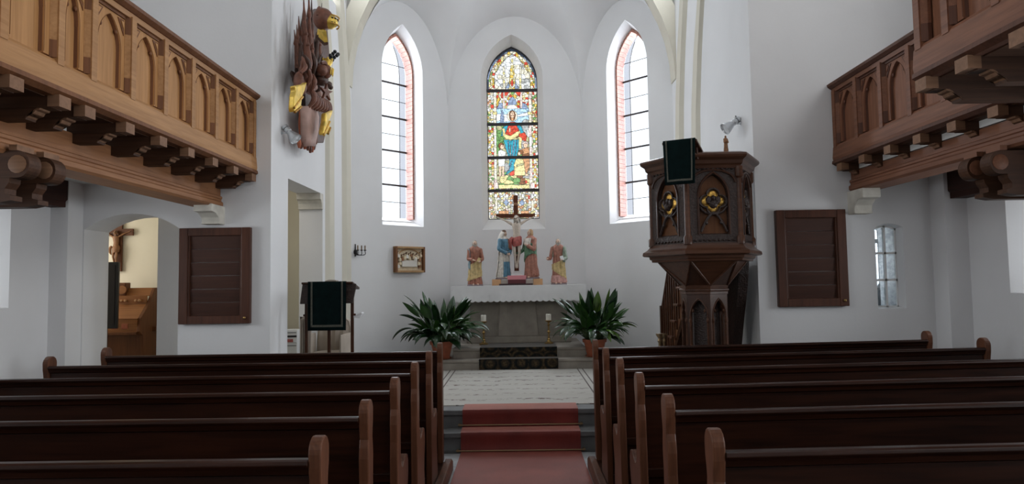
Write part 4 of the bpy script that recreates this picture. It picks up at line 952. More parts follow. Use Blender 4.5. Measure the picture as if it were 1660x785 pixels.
def corpus(name, t, c, h, mt, clothm, hairm, drop=.62):
    """hanging figure with raised arms; c = shoulder centre, h = head-to-toe height; x to the side, -y towards the viewer"""
    c = Vector(c); s = h; f = lambda x, y, z: c+Vector((x, y, z))*s
    b = B()
    rings = [(-.0, .085, .055), (-.05, .088, .062), (-.12, .078, .058), (-.19, .066, .05), (-.25, .072, .055), (-.31, .08, .058), (-.35, .07, .055)]
    b.loft([[f(.012*math.sin(-z*9)+w_*math.cos(2*PI*k/14), -.05+d*math.sin(2*PI*k/14), z) for k in range(14)] for z, w_, d in rings])
    for e in (-1, 1):
        capsule(b, f(e*.085, -.045, -.015), f(e*.20, -.035, .055), .030*s, .021*s); capsule(b, f(e*.20, -.035, .055), f(e*.335, -.012, .115), .020*s, .013*s)
        hand(b, f(e*.335, -.014, .115), (e*1, 0, .35), e, h*.95)
        capsule(b, f(e*.044, -.06, -.34), f(e*.048+.012, -.105, -.57), .042*s, .030*s); capsule(b, f(e*.048+.012, -.105, -.57), f(e*.018, -.05, -.80), .029*s, .017*s)
        b.tube([f(e*.014, -.055, -.80), f(e*.012, -.085, -.86), f(e*.010, -.085, -.885)], [.021*s, .021*s, .012*s], 8)
    b.tube([f(0, -.05, -.01), f(.008, -.06, .06)], [.034*s, .03*s], 10)
    hc = f(.014, -.085, .085); Rt = Matrix.Rotation(.35, 3, 'X') @ Matrix.Rotation(-.25, 3, 'Y')
    b.ell(hc, (.044*s, .052*s, .062*s), 12, 8, Rt); b.tube([hc+Rt @ Vector((0, -.05, .01))*s, hc+Rt @ Vector((0, -.062, -.01))*s], [.005*s, .009*s], 6)
    o = remesh(b.build('body', mt, t, True), .005*h/.9, 2)
    q = B(); q.ell(hc+Rt @ Vector((0, .02, .012))*s, (.05*s, .05*s, .06*s), 12, 8, Rt); q.ell(hc+Rt @ Vector((0, -.03, -.05))*s, (.03*s, .025*s, .04*s), 8, 6, Rt)
    for e in (-1, 1): q.tube([hc+Rt @ Vector((e*.045, .0, .02))*s, hc+Rt @ Vector((e*.052, -.005, -.04))*s, hc+Rt @ Vector((e*.045, -.01, -.10))*s], [.014*s, .018*s, .008*s], 7)
    q.build('hair_and_beard', hairm, o, True)
    q = B()
    q.tube([hc+Rt @ Vector((.052*math.cos(a), .058*math.sin(a), .03+.006*math.sin(5*a)))*s for a in [2*PI*i/16 for i in range(17)]], .007*s, 5); q.build('crown_of_thorns', 'bronze', o, True)
    q = B(); n = 26
    q.loft([[f(.012+w_*math.cos(2*PI*k/n)*(1+.05*math.sin(5*2*PI*k/n+z*40)), -.056+d*math.sin(2*PI*k/n)*(1+.05*math.sin(5*2*PI*k/n+z*40)), z+.02*math.cos(2*PI*k/n)) for k in range(n)]
            for z, w_, d in ((-.27, .078, .06), (-.30, .098, .08), (-.36, .104, .088), (-.43, .092, .085), (-.455, .085, .08))])
    q.tube([f(-.075, -.10, -.28), f(-.115, -.11, -.34), f(-.12, -.10, -.44), f(-.09, -.09, -.52)], [.028*s, .036*s, .034*s, .012*s], 8)
    q.build('loincloth', clothm, o, True)
    return o
# altar crucifix and its stand
cx, cy = at(838, 11.72), 11.74
t = thing('altar_crucifix', 'tall brown wooden altar crucifix with a pale figure in a red loincloth', 'crucifix', (cx, cy, ZA+.2))
zt = onY(835, 317, cy).z; zc = onY(835, 350, cy).z
bevel(B().box(cx-.04, cx+.04, cy-.02, cy+.02, ZA+.20, zt).build('upright', 'cross', t), .005)
bevel(B().box(cx-.345, cx+.335, cy-.022, cy+.018, zc-.033, zc+.033).build('crossbar', 'cross', t), .005)
B().ell((cx, cy-.03, zt-.16), (.04, .02, .03), 10, 8).build('title_boss', 'carvedwood', t, True)
corpus('corpus', t, (cx, cy-.005, zc-.135), .88, 'pale', 'red', 'greyhair')
bevel(B().loft([[(cx+sx*r_, cy+sy*r_*.8, z) for sx, sy in ((-1, -1), (1, -1), (1, 1), (-1, 1))] for r_, z in ((.105, ZA+.166), (.10, ZA+.185), (.065, ZA+.20), (.055, ZA+.245))]).build('white_foot', 'white', t), .004)
t = thing('crucifix_stand', 'stepped block with rose cloth and wine-red front under the altar crucifix', 'stand', (cx, 11.68, ZA))
bevel(B().box(cx-.30, cx+.27, 11.50, 11.60, ZA, ZA+.028).build('plinth', 'wined', t), .004)
bevel(B().box(cx-.155, cx+.155, 11.52, 11.86, ZA+.028, ZA+.095).build('front_block', 'wine', t), .004)
bevel(B().box(cx-.16, cx+.16, 11.51, 11.87, ZA+.095, ZA+.166).build('rose_cover', 'pinkcloth', t), .008)
for lab, xa, xb, ga, gb in (('light wooden block under the veiled statue', at(798), cx-.27, cx-.27, cx-.165), ('light wooden block under the green-mantled statue', cx+.28, at(879.5), cx+.165, cx+.28)):
    t = thing('pedestal_block', lab, 'block', ((xa+xb)/2, 11.7, ZA), 'statue blocks on the altar')
    bevel(B().box(xa, xb, 11.53, 11.85, ZA, ZA+.105).build('wooden_block', 'pine', t), .004)
    bevel(B().box(ga, gb, 11.55, 11.84, ZA+.0, ZA+.095).build('grey_filler', 'greybox', t), .003)

# ================================================================== potted plants
def leaf_mesh(L_, W_, droop, twist, stalk, mt):
    b = B(); n = 9; rows = []
    th = math.radians(random.uniform(6, 12)); p = Vector((0, 0, 0)); d = Vector((math.sin(th), 0, math.cos(th))); path = [p.copy()]
    for i in range(4): p = p+d*stalk/4; path.append(p.copy()); d = (d+Vector((droop*.05, 0, -droop*.02))).normalized()
    st = B().tube(path, [.006, .005, .0045, .004, .004], 5)
    for i in range(n+1):
        t = i/n; w_ = W_*math.sin(PI*min(1, t**.8))**.85*(1-.25*t)+.001
        sd = Vector((0, 1, 0)); up = d.cross(sd).normalized()*-1; tw = twist*t; s_ = sd*math.cos(tw)+up*math.sin(tw)
        rows.append([p-s_*w_+up*w_*.34, p-s_*w_*.5+up*w_*.08, p.copy(), p+s_*w_*.5+up*w_*.08, p+s_*w_+up*w_*.34])
        p = p+d*L_/n; d = (d+Vector((droop*.11, 0, -droop*(.06+.14*t)))).normalized()
    b.loft(rows, cap=False, closed=False); me = B(); me.add(b.v, b.f); nb = len(me.f); me.add(st.v, st.f)
    m = me.mesh('leaf', True); m.materials.append(M[mt]); m.materials.append(M['stem']); mi = [0]*nb+[1]*(len(me.f)-nb); m.polygons.foreach_set('material_index', mi); return m
random.seed(21)
LEAF = [[leaf_mesh(random.uniform(.30, .42), random.uniform(.056, .078), dr, random.uniform(-.8, .8), random.uniform(.14, .46), 'leaf%d' % random.choice((0, 0, 1, 1, 2, 4, 2) if k < 7 else (3, 2))) for k in range(8)] for dr in (.18, .45, .8, 1.2, 1.7)]
def plant(x, y, z, label, n, sx, hs, tall):
    t = thing('potted_aspidistra', label, 'potted plant', (x, y, z), 'leafy plants beside the altar')
    B().lathe([(.0, 0), (.115, 0), (.12, .01), (.165, .21), (.185, .21), (.19, .255), (.175, .257), (.168, .225), (.0, .22)], (x, y, z+.014), 28).build('pot', 'terra', t, True)
    B().lathe([(.0, 0), (.135, 0), (.155, .02), (.148, .022), (.13, .012), (.0, .012)], (x, y, z), 24).build('saucer', 'terra', t, True)
    B().lathe([(.0, .23), (.1, .236), (.167, .228), (.167, .22), (.0, .22)], (x, y, z+.014), 20).build('soil', 'soil', t, True)
    for i in range(n):
        k = i/n; az = i*2.39996+random.uniform(-.3, .3); dr = min(4, int(k*5.0))
        me = random.choice(LEAF[dr]); rr = .11*math.sqrt(random.random()); o = piece(t, me, 'leaf', (rr*math.cos(az), rr*math.sin(az), .235))
        q = random.uniform(.82, 1.08)*hs*(tall if dr == 0 else 1); o.scale = (q*sx, q, q); o.rotation_euler = (random.uniform(-.10, .10), random.uniform(-.05, .18)+(.02, .22, .36, .46, .55)[dr], az)
plant(-1.20, 10.58+.02, .536, 'bushy dark-leaved plant in a terracotta pot below the framed relief', 130, 1.05, 1.04, 1.0)
plant(1.17, 10.60, .536, 'bushy dark-leaved plant in a terracotta pot on the pulpit side of the altar', 140, 1.0, 1.0, 1.12)
# ================================================================== slatted boards
def slat_board(p0, p1, label, cat='board'):
    x0, x1, z0, z1 = p0.x, p1.x, p1.z, p0.z; t = thing('slatted_board', label, cat, ((x0+x1)/2, YE, z0), 'hymn number boards')
    ya, yb = YE-.065, YE-.002; f = .095
    for xa, xb in ((x0, x0+f), (x1-f, x1)): bevel(B().box(xa, xb, ya, yb, z0, z1).build('stile', 'boardf', t), .006)
    for za, zb in ((z0, z0+f*.9), (z1-f*.9, z1)): bevel(B().box(x0+f, x1-f, ya+.004, yb, za, zb).build('rail', 'boardf', t), .006)
    n = 6; h = (z1-z0-1.8*f)/n
    for i in range(n):
        a = z0+.9*f+i*h; B().prism([(yb-.022, a+.002), (yb, a+.002), (yb, a+h-.002), (yb-.034, a+h-.002), (yb-.034, a+h-.014)], 'x', x0+f, x1-f).build('slat', 'board', t)
    for xx in (x0+f+.008, x1-f-.008): B().box(xx-.008, xx+.008, ya+.012, yb, z0+.9*f, z1-.9*f).build('inner_bead', 'boardf', t)
    kb = B(); kb.lathe([(.0, 0), (.012, 0), (.015, .012), (.0, .02)], (x1-.05, ya-.0, z0+.06), 10, (0, -1, 0)); kb.build('knob', 'brass', t, True)
slat_board(onY(295, 371, YE), onY(408, 524, YE), 'dark brown framed slatted board under the amber gallery')
slat_board(onY(1254, 342, YE), onY(1373, 496, YE), 'dark brown framed slatted board between the pulpit and the small window')

# ================================================================== small six-paned window
o = bpy.data.objects.new('window_4', None); COL.objects.link(o); o['kind'] = 'structure'; o['category'] = 'window'; o['label'] = 'small six-paned window with a shallow arched head beside the slatted board'
xa, xb, za, zb = 3.845, 4.105, 1.375, 2.255; yw = YE+.085
xm = xa+.135; rows = [za, 1.665, 1.955, zb]
for x in (xa, xb-.018): B().box(x, x+.018, yw, yw+.03, za, zb-.03).build('stile', 'white', o)
B().box(xm-.011, xm+.011, yw, yw+.03, za, zb).build('muntin', 'white', o)
for z in rows[:-1]: B().box(xa, xb, yw, yw+.03, z-.012, z+.012).build('muntin', 'white', o)
hd = seg_arch(xa, xb, zb-.05, 2.22, .035); hi = [(x, z-.02) for x, z in hd[2:]]
B().prism(hd[2:]+hi[::-1], 'y', yw, yw+.03).build('head_frame', 'white', o)
for a, c in ((xa+.018, xm-.011), (xm+.011, xb-.018)):
    for z0, z1 in zip(rows[:-1], rows[1:]): B().box(a, c, yw+.012, yw+.016, z0+.012, z1-.012 if z1 < 2.2 else z1-.022).build('pane', 'rippled', o)
struct('sill_window_small', B().box(3.8, 4.5, yw+.05, 8.2, 1.33, 1.375), 'white', 'white inner sill behind the small paned window')
# things on the inner sill
t = thing('standing_cross', 'grey iron cross on a round foot behind the small window', 'cross', (3.98, 7.85, 1.375))
X0 = onY(1428, 430, 7.85).x
B().box(X0-.025, X0+.025, 7.84, 7.86, 1.60, 2.44).build('upright', 'greyiron', t)
zz = onY(1428, 391, 7.85).z
B().box(X0-.18, X0+.15, 7.84, 7.86, zz-.025, zz+.025).build('crossbar', 'greyiron', t)
for dx, dz in ((.17, 0), (-.20, 0)): 
    q = B()
    for a in range(3): q.ell((X0+dx+.03*math.cos(a*2*PI/3+(0 if dx > 0 else PI)), 7.85, zz+.035*math.sin(a*2*PI/3)), (.032, .016, .032), 10, 7)
    q.build('trefoil_end', 'greyiron', t, True)
B().lathe([(.0, 0), (.085, 0), (.09, .02), (.085, .10), (.06, .15), (.05, .16), (.065, .175), (.075, .20), (.05, .215), (.03, .25), (.0, .25)], (X0, 7.85, 1.375), 18).build('foot', 'greyiron', t, True)
def pot(px0, h, r, lab):
    x = onY(px0, 485, 7.88).x; q = B().lathe([(.0, 0), (r*.72, 0), (r, h*.45), (r*.92, h*.75), (r*.75, h*.82), (r*1.0, h*.96), (r*.96, h), (r*.7, h*.95), (r*.6, h*.5), (.0, h*.45)], (0, 0, 0), 18)
    o_ = q.build('pottery_vase', 'grey', None, True); o_.location = (x, 7.88, 1.376); tag(o_, lab, 'vase', 'vases behind the small window')
pot(1446.5, .085, .035, 'small low grey pottery vase next to the iron cross'); pot(1454, .15, .05, 'larger grey pottery vase behind the small window pane'); pot(1463, .17, .028, 'slender grey pottery vase at the edge of the small window')

# ================================================================== framed relief on the slanted wall
U45 = Vector((S2, S2, 0)); N45 = Vector((S2, -S2, 0))       # along the wall towards the corner, and out into the room
c0 = Vector((-1.89, 11.65, 2.12)); t = thing('framed_relief', 'small framed carved relief of figures gathered behind a white table', 'relief', c0)
def Q(u, v, d): return c0+U45*u+Vector((0, 0, v))+N45*d
def qbox(u0, u1, v0, v1, d0, d1): 
    return B().add([Q(u, v, d) for d in (d0, d1) for u, v in ((u0, v0), (u1, v0), (u1, v1), (u0, v1))], [(0, 3, 2, 1), (4, 5, 6, 7), (0, 1, 5, 4), (1, 2, 6, 5), (2, 3, 7, 6), (3, 0, 4, 7)])
W2, H2 = .305, .222
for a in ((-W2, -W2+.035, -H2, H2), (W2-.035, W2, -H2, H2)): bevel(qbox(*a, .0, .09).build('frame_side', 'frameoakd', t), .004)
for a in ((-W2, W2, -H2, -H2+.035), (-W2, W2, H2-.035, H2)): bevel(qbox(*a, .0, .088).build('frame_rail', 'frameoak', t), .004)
qbox(-W2+.03, W2-.03, -H2+.03, H2-.03, .004, .03).build('back_plate', 'relief', t)
ac = B(); ac.tube([Q(.235*math.cos(a), .05+.125*math.sin(a), .04) for a in [PI*i/14 for i in range(15)]], .012, 6); ac.build('relief_arch', 'frameoak', t, True)
bevel(qbox(-.165, .155, -.125, -.015, .03, .062).build('relief_table', 'relieft', t), .006)
random.seed(5)
for k, (u, v) in enumerate([(-.235, .11), (-.205, .05), (-.15, .06), (-.105, .075), (-.055, .10), (-.01, .08), (.035, .11), (.085, .085), (.12, .065), (.165, .09), (.21, .05), (.235, .115), (-.235, -.07), (-.20, -.02), (.215, -.06), (.19, -.02)]):
    sc_ = random.uniform(.9, 1.15); f = B(); hgt = .075*sc_
    f.lathe([(.0, -hgt), (.030*sc_, -hgt), (.028*sc_, -hgt*.5), (.024*sc_, -.03), (.012*sc_, -.018), (.0, -.018)], Q(u, v, .048), 9)
    fo = f.build('relief_figure', ('relieft', 'relief', 'carvedwood', 'relief')[k % 4], t, True)
    g_ = B(); g_.ell(Q(u, v, .05), (.017*sc_, .017*sc_, .021*sc_), 8, 6); g_.build('relief_head', 'relief', fo, True)
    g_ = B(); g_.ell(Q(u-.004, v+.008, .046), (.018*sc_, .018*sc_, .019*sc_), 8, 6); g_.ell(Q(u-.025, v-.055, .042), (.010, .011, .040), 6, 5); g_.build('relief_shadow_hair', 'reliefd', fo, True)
# ================================================================== wall sconce
c1 = Vector((-2.625, 10.915, 0)); p = onY(575, 407, 10.93); c1.z = p.z; t = thing('wall_sconce', 'small dark iron wall sconce with three candle arms beside the corner shaft', 'sconce', c1)
S = lambda u, v, d: c1+U45*u+Vector((0, 0, v))+N45*d
b = B().tube([S(0, -.09, .012), S(0, .11, .012)], [.012, .008], 8); b.ell(S(0, -.02, .012), (.03, .03, .045), 8, 6); b.build('back_plate', 'iron', t, True)
for u in (-.01, .06, .125):
    a_ = B().tube([S(0, -.03, .02), S(u*.4, -.07, .06), S(u, -.06, .10), S(u, -.005, .10)], .006, 6); a_.lathe([(.0, 0), (.008, 0), (.024, .012), (.024, .018), (.0, .018)], S(u, -.005, .10), 10); ao = a_.build('arm', 'iron', t, True)
    B().lathe([(.0, 0), (.011, 0), (.011, .07), (.0, .075)], S(u, .012, .10), 10).build('candle', 'bronze', ao, True)

# ================================================================== spotlights
def spot(p, s, aim, label, K=.72):
    t = thing('spotlight', label, 'spotlight', p, 'silver wall spotlights'); p = Vector(p); q = p-Vector((s*.10, .0, 0)); aim = Vector(aim).normalized()
    B().tube([p, q], .008, 8).build('arm', 'silver', t, True)
    B().lathe([(r_*K, h_*K) for r_, h_ in [(.0, 0), (.028, 0), (.028, .012), (.0, .014)]], p, 14, (-s, 0, 0)).build('wall_plate', 'silver', t, True)
    b = B().lathe([(r_*K, h_*K) for r_, h_ in [(.0, -.16), (.04, -.155), (.052, -.145), (.052, -.03), (.047, -.025), (.047, -.012), (.05, -.005), (.05, .01), (.0, .01)]], q, 20, aim); bo = b.build('lamp_body', 'silver', t, True)
    B().lathe([(r_*K, h_*K) for r_, h_ in [(.053, -.10), (.055, -.10), (.055, -.092), (.053, -.092)]], q, 20, aim).build('cooling_ring', 'iron', bo, True)
    B().lathe([(r_*K, h_*K) for r_, h_ in [(.05, .008), (.06, .02), (.098, .13), (.10, .15), (.096, .15), (.09, .13), (.05, .03)]], q, 24, aim).build('reflector', 'silver', t, True)
    B().lathe([(r_*K, h_*K) for r_, h_ in [(.0, .128), (.09, .13), (.0, .14)]], q, 20, aim).build('lens', 'lens', t, True)
    B().tube([q-aim*.10+Vector((0, 0, .02)), q+Vector((s*.04, 0, .09))], .006, 6).build('yoke', 'iron', t)
spot((XL, 7.62, 3.44), -1, (.55, -.1, -.62), 'silver wall spotlight beside the armour memorial')
spot((XR, 7.68, 3.47), 1, (-.72, -.1, -.52), 'silver wall spotlight above the pulpit')

# ================================================================== lectern with green cloth, draped chair
LX0, LX1, LY = onY(487, 480, 7.75).x, onY(578, 480, 7.75).x, 7.75
lz = onY(533, 459, LY).z
t = thing('lectern', 'dark wooden reading desk on thin posts in front of the chancel doorway', 'lectern', ((LX0+LX1)/2, LY, ZC))
LC = (LX0+LX1)/2
b = B(); b.add([(LX0+.03, LY-.0, lz), (LX1-.0, LY, lz), (LX1-.03, LY+.40, lz-.10+.25), (LX0+.06, LY+.40, lz-.10+.25), (LX0, LY-.03, lz-.235), (LX1-.035, LY-.03, lz-.235), (LX1-.05, LY+.36, lz-.10), (LX0+.05, LY+.36, lz-.10)], [(0, 1, 2, 3), (7, 6, 5, 4), (0, 4, 5, 1), (1, 5, 6, 2), (2, 6, 7, 3), (3, 7, 4, 0)])
b = B().prism([(LX0+.025, lz-.012), (LX1-.005, lz-.012), (LX1-.005, lz-.05), (LX1-.045, lz-.235), (LX0-.005, lz-.235), (LX0+.02, lz-.04)], 'y', LY-.01, LY+.02); bevel(b.build('front_board', 'pulpitd', t), .006)
b = B().prism([(LY-.03, lz-.01), (LY-.03, lz+.012), (LY+.30, lz-.055), (LY+.30, lz-.08)], 'x', LX0+.02, LX1-.035); bevel(b.build('desk_top', 'pulpit', t), .004)
for x in (LX0+.055, LC-.005, LX1-.06): bevel(B().box(x-.016, x+.016, LY+.03, LY+.062, ZC, lz-.03 if x != LC-.005 else lz-.2).build('post', 'pulpit', t), .003)
for x in (LX0+.055, LX1-.06): bevel(B().box(x-.02, x+.02, LY-.12, LY+.32, ZC, ZC+.05).build('foot', 'pulpit', t), .004)
B().box(LX0+.05, LX1-.05, LY+.035, LY+.058, ZC+.25, ZC+.29).build('stretcher', 'pulpit', t)
for x in (LX0+.05, LX1-.05): B().lathe([(.0, 0), (.015, 0), (.012, .03), (.0, .034)], (x, LY+.046, ZC+.98), 8, (1 if x > LC else -1, 0, 0)).build('peg', 'pulpit', t, True)
def cloth(name, label, pts_top, width, drop, dirx, org, nrm, band=True, taper=1.0):
    """hanging cloth with a woven braid band following its sides and lower edge"""
    t = thing(name, label, 'cloth', org); org = Vector(org); dx = Vector(dirx); nn = Vector(nrm)
    def pt(u, v, d): return org+dx*(u*width*(1-(1-taper)*v))+Vector((0, 0, -v*drop))+nn*(d+.007*math.sin(u*11+v*2)*v+.004*v)
    def sheet(u0, u1, v0, v1, d, nu=12, nv=12):
        q = B(); q.loft([[pt(u0+(u1-u0)*i/nu, v0+(v1-v0)*j/nv, d) for i in range(nu+1)] for j in range(nv+1)], cap=False, closed=False); return q
    o_ = sheet(-.5, .5, 0, 1, 0).build('cloth_sheet', 'green', t, True); m = o_.modifiers.new('t', 'SOLIDIFY'); m.thickness = .006
    if pts_top: 
        q = B(); q.loft([[pt(-.5+i/12, 0, 0)+Vector(pts_top)*k for i in range(13)] for k in (0, .5, 1)], cap=False, closed=False); oo = q.build('cloth_top', 'green', t, True); m = oo.modifiers.new('t', 'SOLIDIFY'); m.thickness = .006
    for a in ((-.42, -.375, .0, .93), (.375, .42, .0, .93), (-.42, .42, .885, .93)): 
        oo = sheet(*a, .009).build('braid_band', 'trimgold', t, True); m = oo.modifiers.new('t', 'SOLIDIFY'); m.thickness = .004
    return t
cloth('lectern_cloth', 'dark green cloth with braid border hanging from the reading desk', (0, .30, -.062), .435, .555, (1, 0, 0), (LC-.005, LY-.04, lz+.018), (0, -1, 0))
b = B().prism([(-.07, 0), (.07, 0), (.065, .035), (.02, .042), (-.02, .042), (-.06, .03)], 'y', -.05, .05); o_ = b.build('folded_napkin', 'beige'); o_.location = (onY(537, 455, LY+.05).x, LY+.06, lz-.005); tag(o_, 'small folded beige cloth lying on top of the reading desk', 'cloth')
b = B().prism([(0, 0), (.10, .035), (.095, .05), (0, .02)], 'y', -.06, .06); b.prism([(0, -.015), (.07, -.02), (.10, .03), (0, .0)], 'y', -.05, .05); o_ = b.build('song_sheet', 'linen'); o_.location = (LX1-.05, LY+.10, onY(575, 514, LY).z); tag(o_, 'white paper sheet sticking out at the side of the reading desk', 'paper')
# chair under a loose beige cover
CX, CY = onY(531, 540, 8.4).x, 8.42
t = thing('draped_chair', 'low chair under a loose beige cover behind the reading desk', 'chair', (CX, CY, ZC))
b = B(); n = 60; rings = []
for z, w_, d in ((.0, .235, .32), (.12, .228, .31), (.30, .22, .30), (.44, .215, .29), (.48, .205, .28), (.5, .17, .23)):
    ring = []
    for k in range(n):
        a = 2*PI*k/n; ca, sa = math.cos(a), math.sin(a); e = (abs(ca)**4+abs(sa)**4)**-.25; f = 1+.05*(1-z/.5)*math.sin(9*a)+.03*(1-z/.5)*math.sin(17*a+1)
        ring.append((CX+w_*ca*e*f, CY+d*sa*e*f, ZC+z))
    rings.append(ring)
b.loft(rings); b.build('seat_cover', 'beige', t, True)
b = B(); rings = []
for z, w_, d in ((.0, .24, .10), (.3, .235, .09), (.6, .225, .085), (.78, .215, .08), (.86, .19, .07), (.9, .13, .05)):
    rings.append([(CX+w_*math.cos(a)*(abs(math.cos(a))**4+abs(math.sin(a))**4)**-.25, CY+.30+(.05*z)+d*math.sin(a)+.012*math.sin(14*a), ZC+z) for a in [2*PI*k/n for k in range(n)]])
b.loft(rings); b.build('back_cover', 'beige', t, True)
for e in (-1, 1):
    b = B(); rings = []
    for z, w_ in ((.0, .055), (.35, .048), (.66, .045), (.72, .03)):
        rings.append([(CX+e*.235+w_*math.cos(a)*(1+.12*math.sin(5*a)), CY-.02+.27*math.sin(a)*(1+.05*math.sin(7*a)), ZC+z) for a in [2*PI*k/30 for k in range(30)]])
    b.loft(rings); b.build('arm_cover', 'beige', t, True)
b = B(); b.tube([(CX-.16, CY-.33, ZC+.30), (CX, CY-.36, ZC+.18), (CX+.15, CY-.33, ZC+.33)], [.03, .05, .03], 10); b.tube([(CX-.18, CY-.31, ZC+.42), (CX+.02, CY-.34, ZC+.33), (CX+.18, CY-.31, ZC+.45)], [.02, .035, .02], 10); b.build('cover_fold', 'beige', t, True)
# long beige drape beside it
b = B(); pl = [onY(x, 540, 8.1).x for x in (488, 500)]
b.loft([[(pl[0]+(pl[1]-pl[0])*i/16, 8.1+.02*math.sin(i*1.3)+(.01*(1-z)), ZC+z*.93) for i in range(17)] for z in (0, .3, .6, .9, 1.0)], cap=False, closed=False)
b.box(pl[0]-.02, pl[0]+.0, 8.12, 8.16, ZC, ZC+.95).box(pl[0]-.02, pl[1]+.02, 8.12, 8.16, ZC+.92, ZC+.95).box(pl[1], pl[1]+.02, 8.12, 8.16, ZC, ZC+.95)
o_ = b.build('draped_stand', 'beige', None, True); m = o_.modifiers.new('t', 'SOLIDIFY'); m.thickness = .006; tag(o_, 'narrow stand hung with beige cloth beside the reading desk', 'stand')
# white control cabinet in the doorway
px0, px1 = onY(469, 550, 9.0).x, onY(481.5, 550, 9.0).x; zt = onY(475, 535, 9.0).z
t = thing('control_cabinet', 'white control cabinet with a dark display inside the chancel doorway', 'cabinet', ((px0+px1)/2, 9.1, ZC))
bevel(B().box(px0-.12, px1, 9.0, 9.22, ZC, zt).build('body', 'white', t), .005)
h_ = lambda y: onY(475, y, 9.0).z
B().box(px0-.10, px1-.005, 8.992, 9.0, h_(547), h_(544)).build('display', 'black', t); B().box(px0-.10, px0+.05, 8.99, 9.0, h_(555), h_(550)).build('red_switch_row', 'red', t); B().box(px0+.055, px1-.01, 8.985, 9.0, h_(555), h_(550.5)).build('white_button', 'linen', t)
for y in (539, 560): B().box(px0-.1, px1-.01, 8.994, 9.0, h_(y+1), h_(y)).build('vent_slot', 'grey', t)
# ================================================================== harmonium room seen through the arched passage
HY = 8.55
hx1 = onY(244, 500, HY+.25).x; hx0 = hx1-1.1
z_ = lambda y: onY(215, y, HY).z
t = thing('harmonium', 'golden oak harmonium with sloping lid seen through the arched passage', 'harmonium', ((hx0+hx1)/2, HY+.3, 0))
sp_ = [(HY+.12, 0), (HY+.62, 0), (HY+.62, z_(467)), (HY+.36, z_(467)), (HY+.30, z_(478)), (HY+.22, z_(494)), (HY+.04, z_(516)), (HY+.0, z_(538)), (HY+.08, z_(545)), (HY+.12, .5)]
for x in (hx0, hx1-.04): bevel(B().prism(sp_, 'x', x, x+.04).build('side_panel', 'oakd', t), .006)
a, c = hx0+.04, hx1-.04
B().prism([(HY+.03, z_(517)), (HY+.22, z_(494)), (HY+.23, z_(497)), (HY+.05, z_(520))], 'x', a, c).build('sloping_lid', 'oak', t)
B().box(a, c, HY+.015, HY+.05, z_(539), z_(518)).build('key_slip', 'oak', t)
for px_ in (185, 201):
    x = onY(px_, 529, HY).x; bevel(B().box(x-.04, x+.04, HY+.008, HY+.02, z_(533.5), z_(525)).build('red_plate', 'terra', t), .004)
B().box(a, c, HY+.0, HY+.14, z_(543), z_(539)).build('key_bed', 'oakd', t)
B().box(a, c, HY+.225, HY+.25, z_(496), z_(480)).build('stop_board', 'oak', t)
for px_ in (191, 197, 203, 220, 226):
    x = onY(px_, 487, HY+.2).x; B().lathe([(.0, 0), (.012, 0), (.018, .03), (.014, .04), (.0, .042)], (x, HY+.225, z_(488)), 10, (0, -1, 0)).build('stop_knob', 'pine', t, True)
B().prism([(HY+.30, z_(479)), (HY+.36, z_(467)), (HY+.6, z_(467)), (HY+.6, z_(481)), (HY+.25, z_(481))], 'x', a, c).build('top_shelf', 'oak', t)
B().box(a, c, HY+.14, HY+.17, .1, z_(543)).build('knee_panel', 'oakd', t)
for k in range(3): xx = a+.12+k*(c-a-.24)/2; bevel(B().box(xx-.12, xx+.12, HY+.125, HY+.14, .25, .78).build('raised_panel', 'oak', t), .012)
B().box(hx0-.02, hx1+.02, HY+.02, HY+.64, 0, .09).build('plinth', 'oakd', t)
x = onY(190, 480, HY+.4).x
b = B().box(a+.1, onY(212, 470, HY+.4).x, HY+.28, HY+.40, z_(480), onY(200, 458.5, HY+.3).z); bevel(b.build('music_panel', 'oakd', t), .01)
B().lathe([(.035, 0), (.055, 0), (.055, .015), (.035, .015)], (onY(204, 470, HY+.3).x-.03, HY+.28, z_(470)), 16, (0, -1, 0)).build('carved_rosette', 'oak', t, True)
bevel(B().box(hx1-.02, hx1+.05, HY+.30, HY+.55, z_(540), z_(532)).build('carrying_handle', 'oakd', t), .008)
# crucifix on the cream wall
RY = 9.385; xc = onY(193.5, 400, RY).x; zt, zb_, zc = onY(195, 355, RY).z+.02, onY(195, 440, RY).z, onY(195, 377, RY).z
t = thing('hanging_crucifix', 'brown wooden crucifix with carved figure hanging on the cream wall above the harmonium', 'crucifix', (xc, RY, zb_))
bevel(B().box(xc-.05, xc+.05, RY-.03, RY, zb_, zt).build('upright', 'crossr', t), .004); bevel(B().box(xc-.215, xc+.205, RY-.034, RY-.004, zc-.047, zc+.047).build('crossbar', 'crossr', t), .004)
corpus('corpus', t, (xc-.02, RY-.03, zc-.055), .50, 'carvedwood', 'carvedwood', 'reliefd')
# black loudspeaker beside the jamb
SY = 8.2; p = [onY(q[0], q[1], SY) for q in ((178, 425), (195, 425), (192, 533), (178, 533))]
x0, x1, x2, zt, zb_ = p[0].x-.13, p[1].x-.02, p[2].x-.02, p[0].z, p[2].z
t = thing('column_loudspeaker', 'slim black tapered loudspeaker in front of the harmonium', 'loudspeaker', ((x0+x1)/2, SY+.1, 0))
b = B(); b.add([(x0, SY, zb_), (x2, SY, zb_), (x1, SY, zt), (x0, SY, zt), (x0, SY+.07, zb_), (x2-.02, SY+.07, zb_), (x1-.02, SY+.07, zt), (x0, SY+.07, zt)], [(0, 1, 2, 3), (7, 6, 5, 4), (0, 4, 5, 1), (1, 5, 6, 2), (2, 6, 7, 3), (3, 7, 4, 0)]); bevel(b.build('cabinet', 'black', t), .01)
B().box(x0+.03, x2-.03, SY-.008, SY+.002, zb_+.04, zt-.04).build('front_grille', 'iron', t)
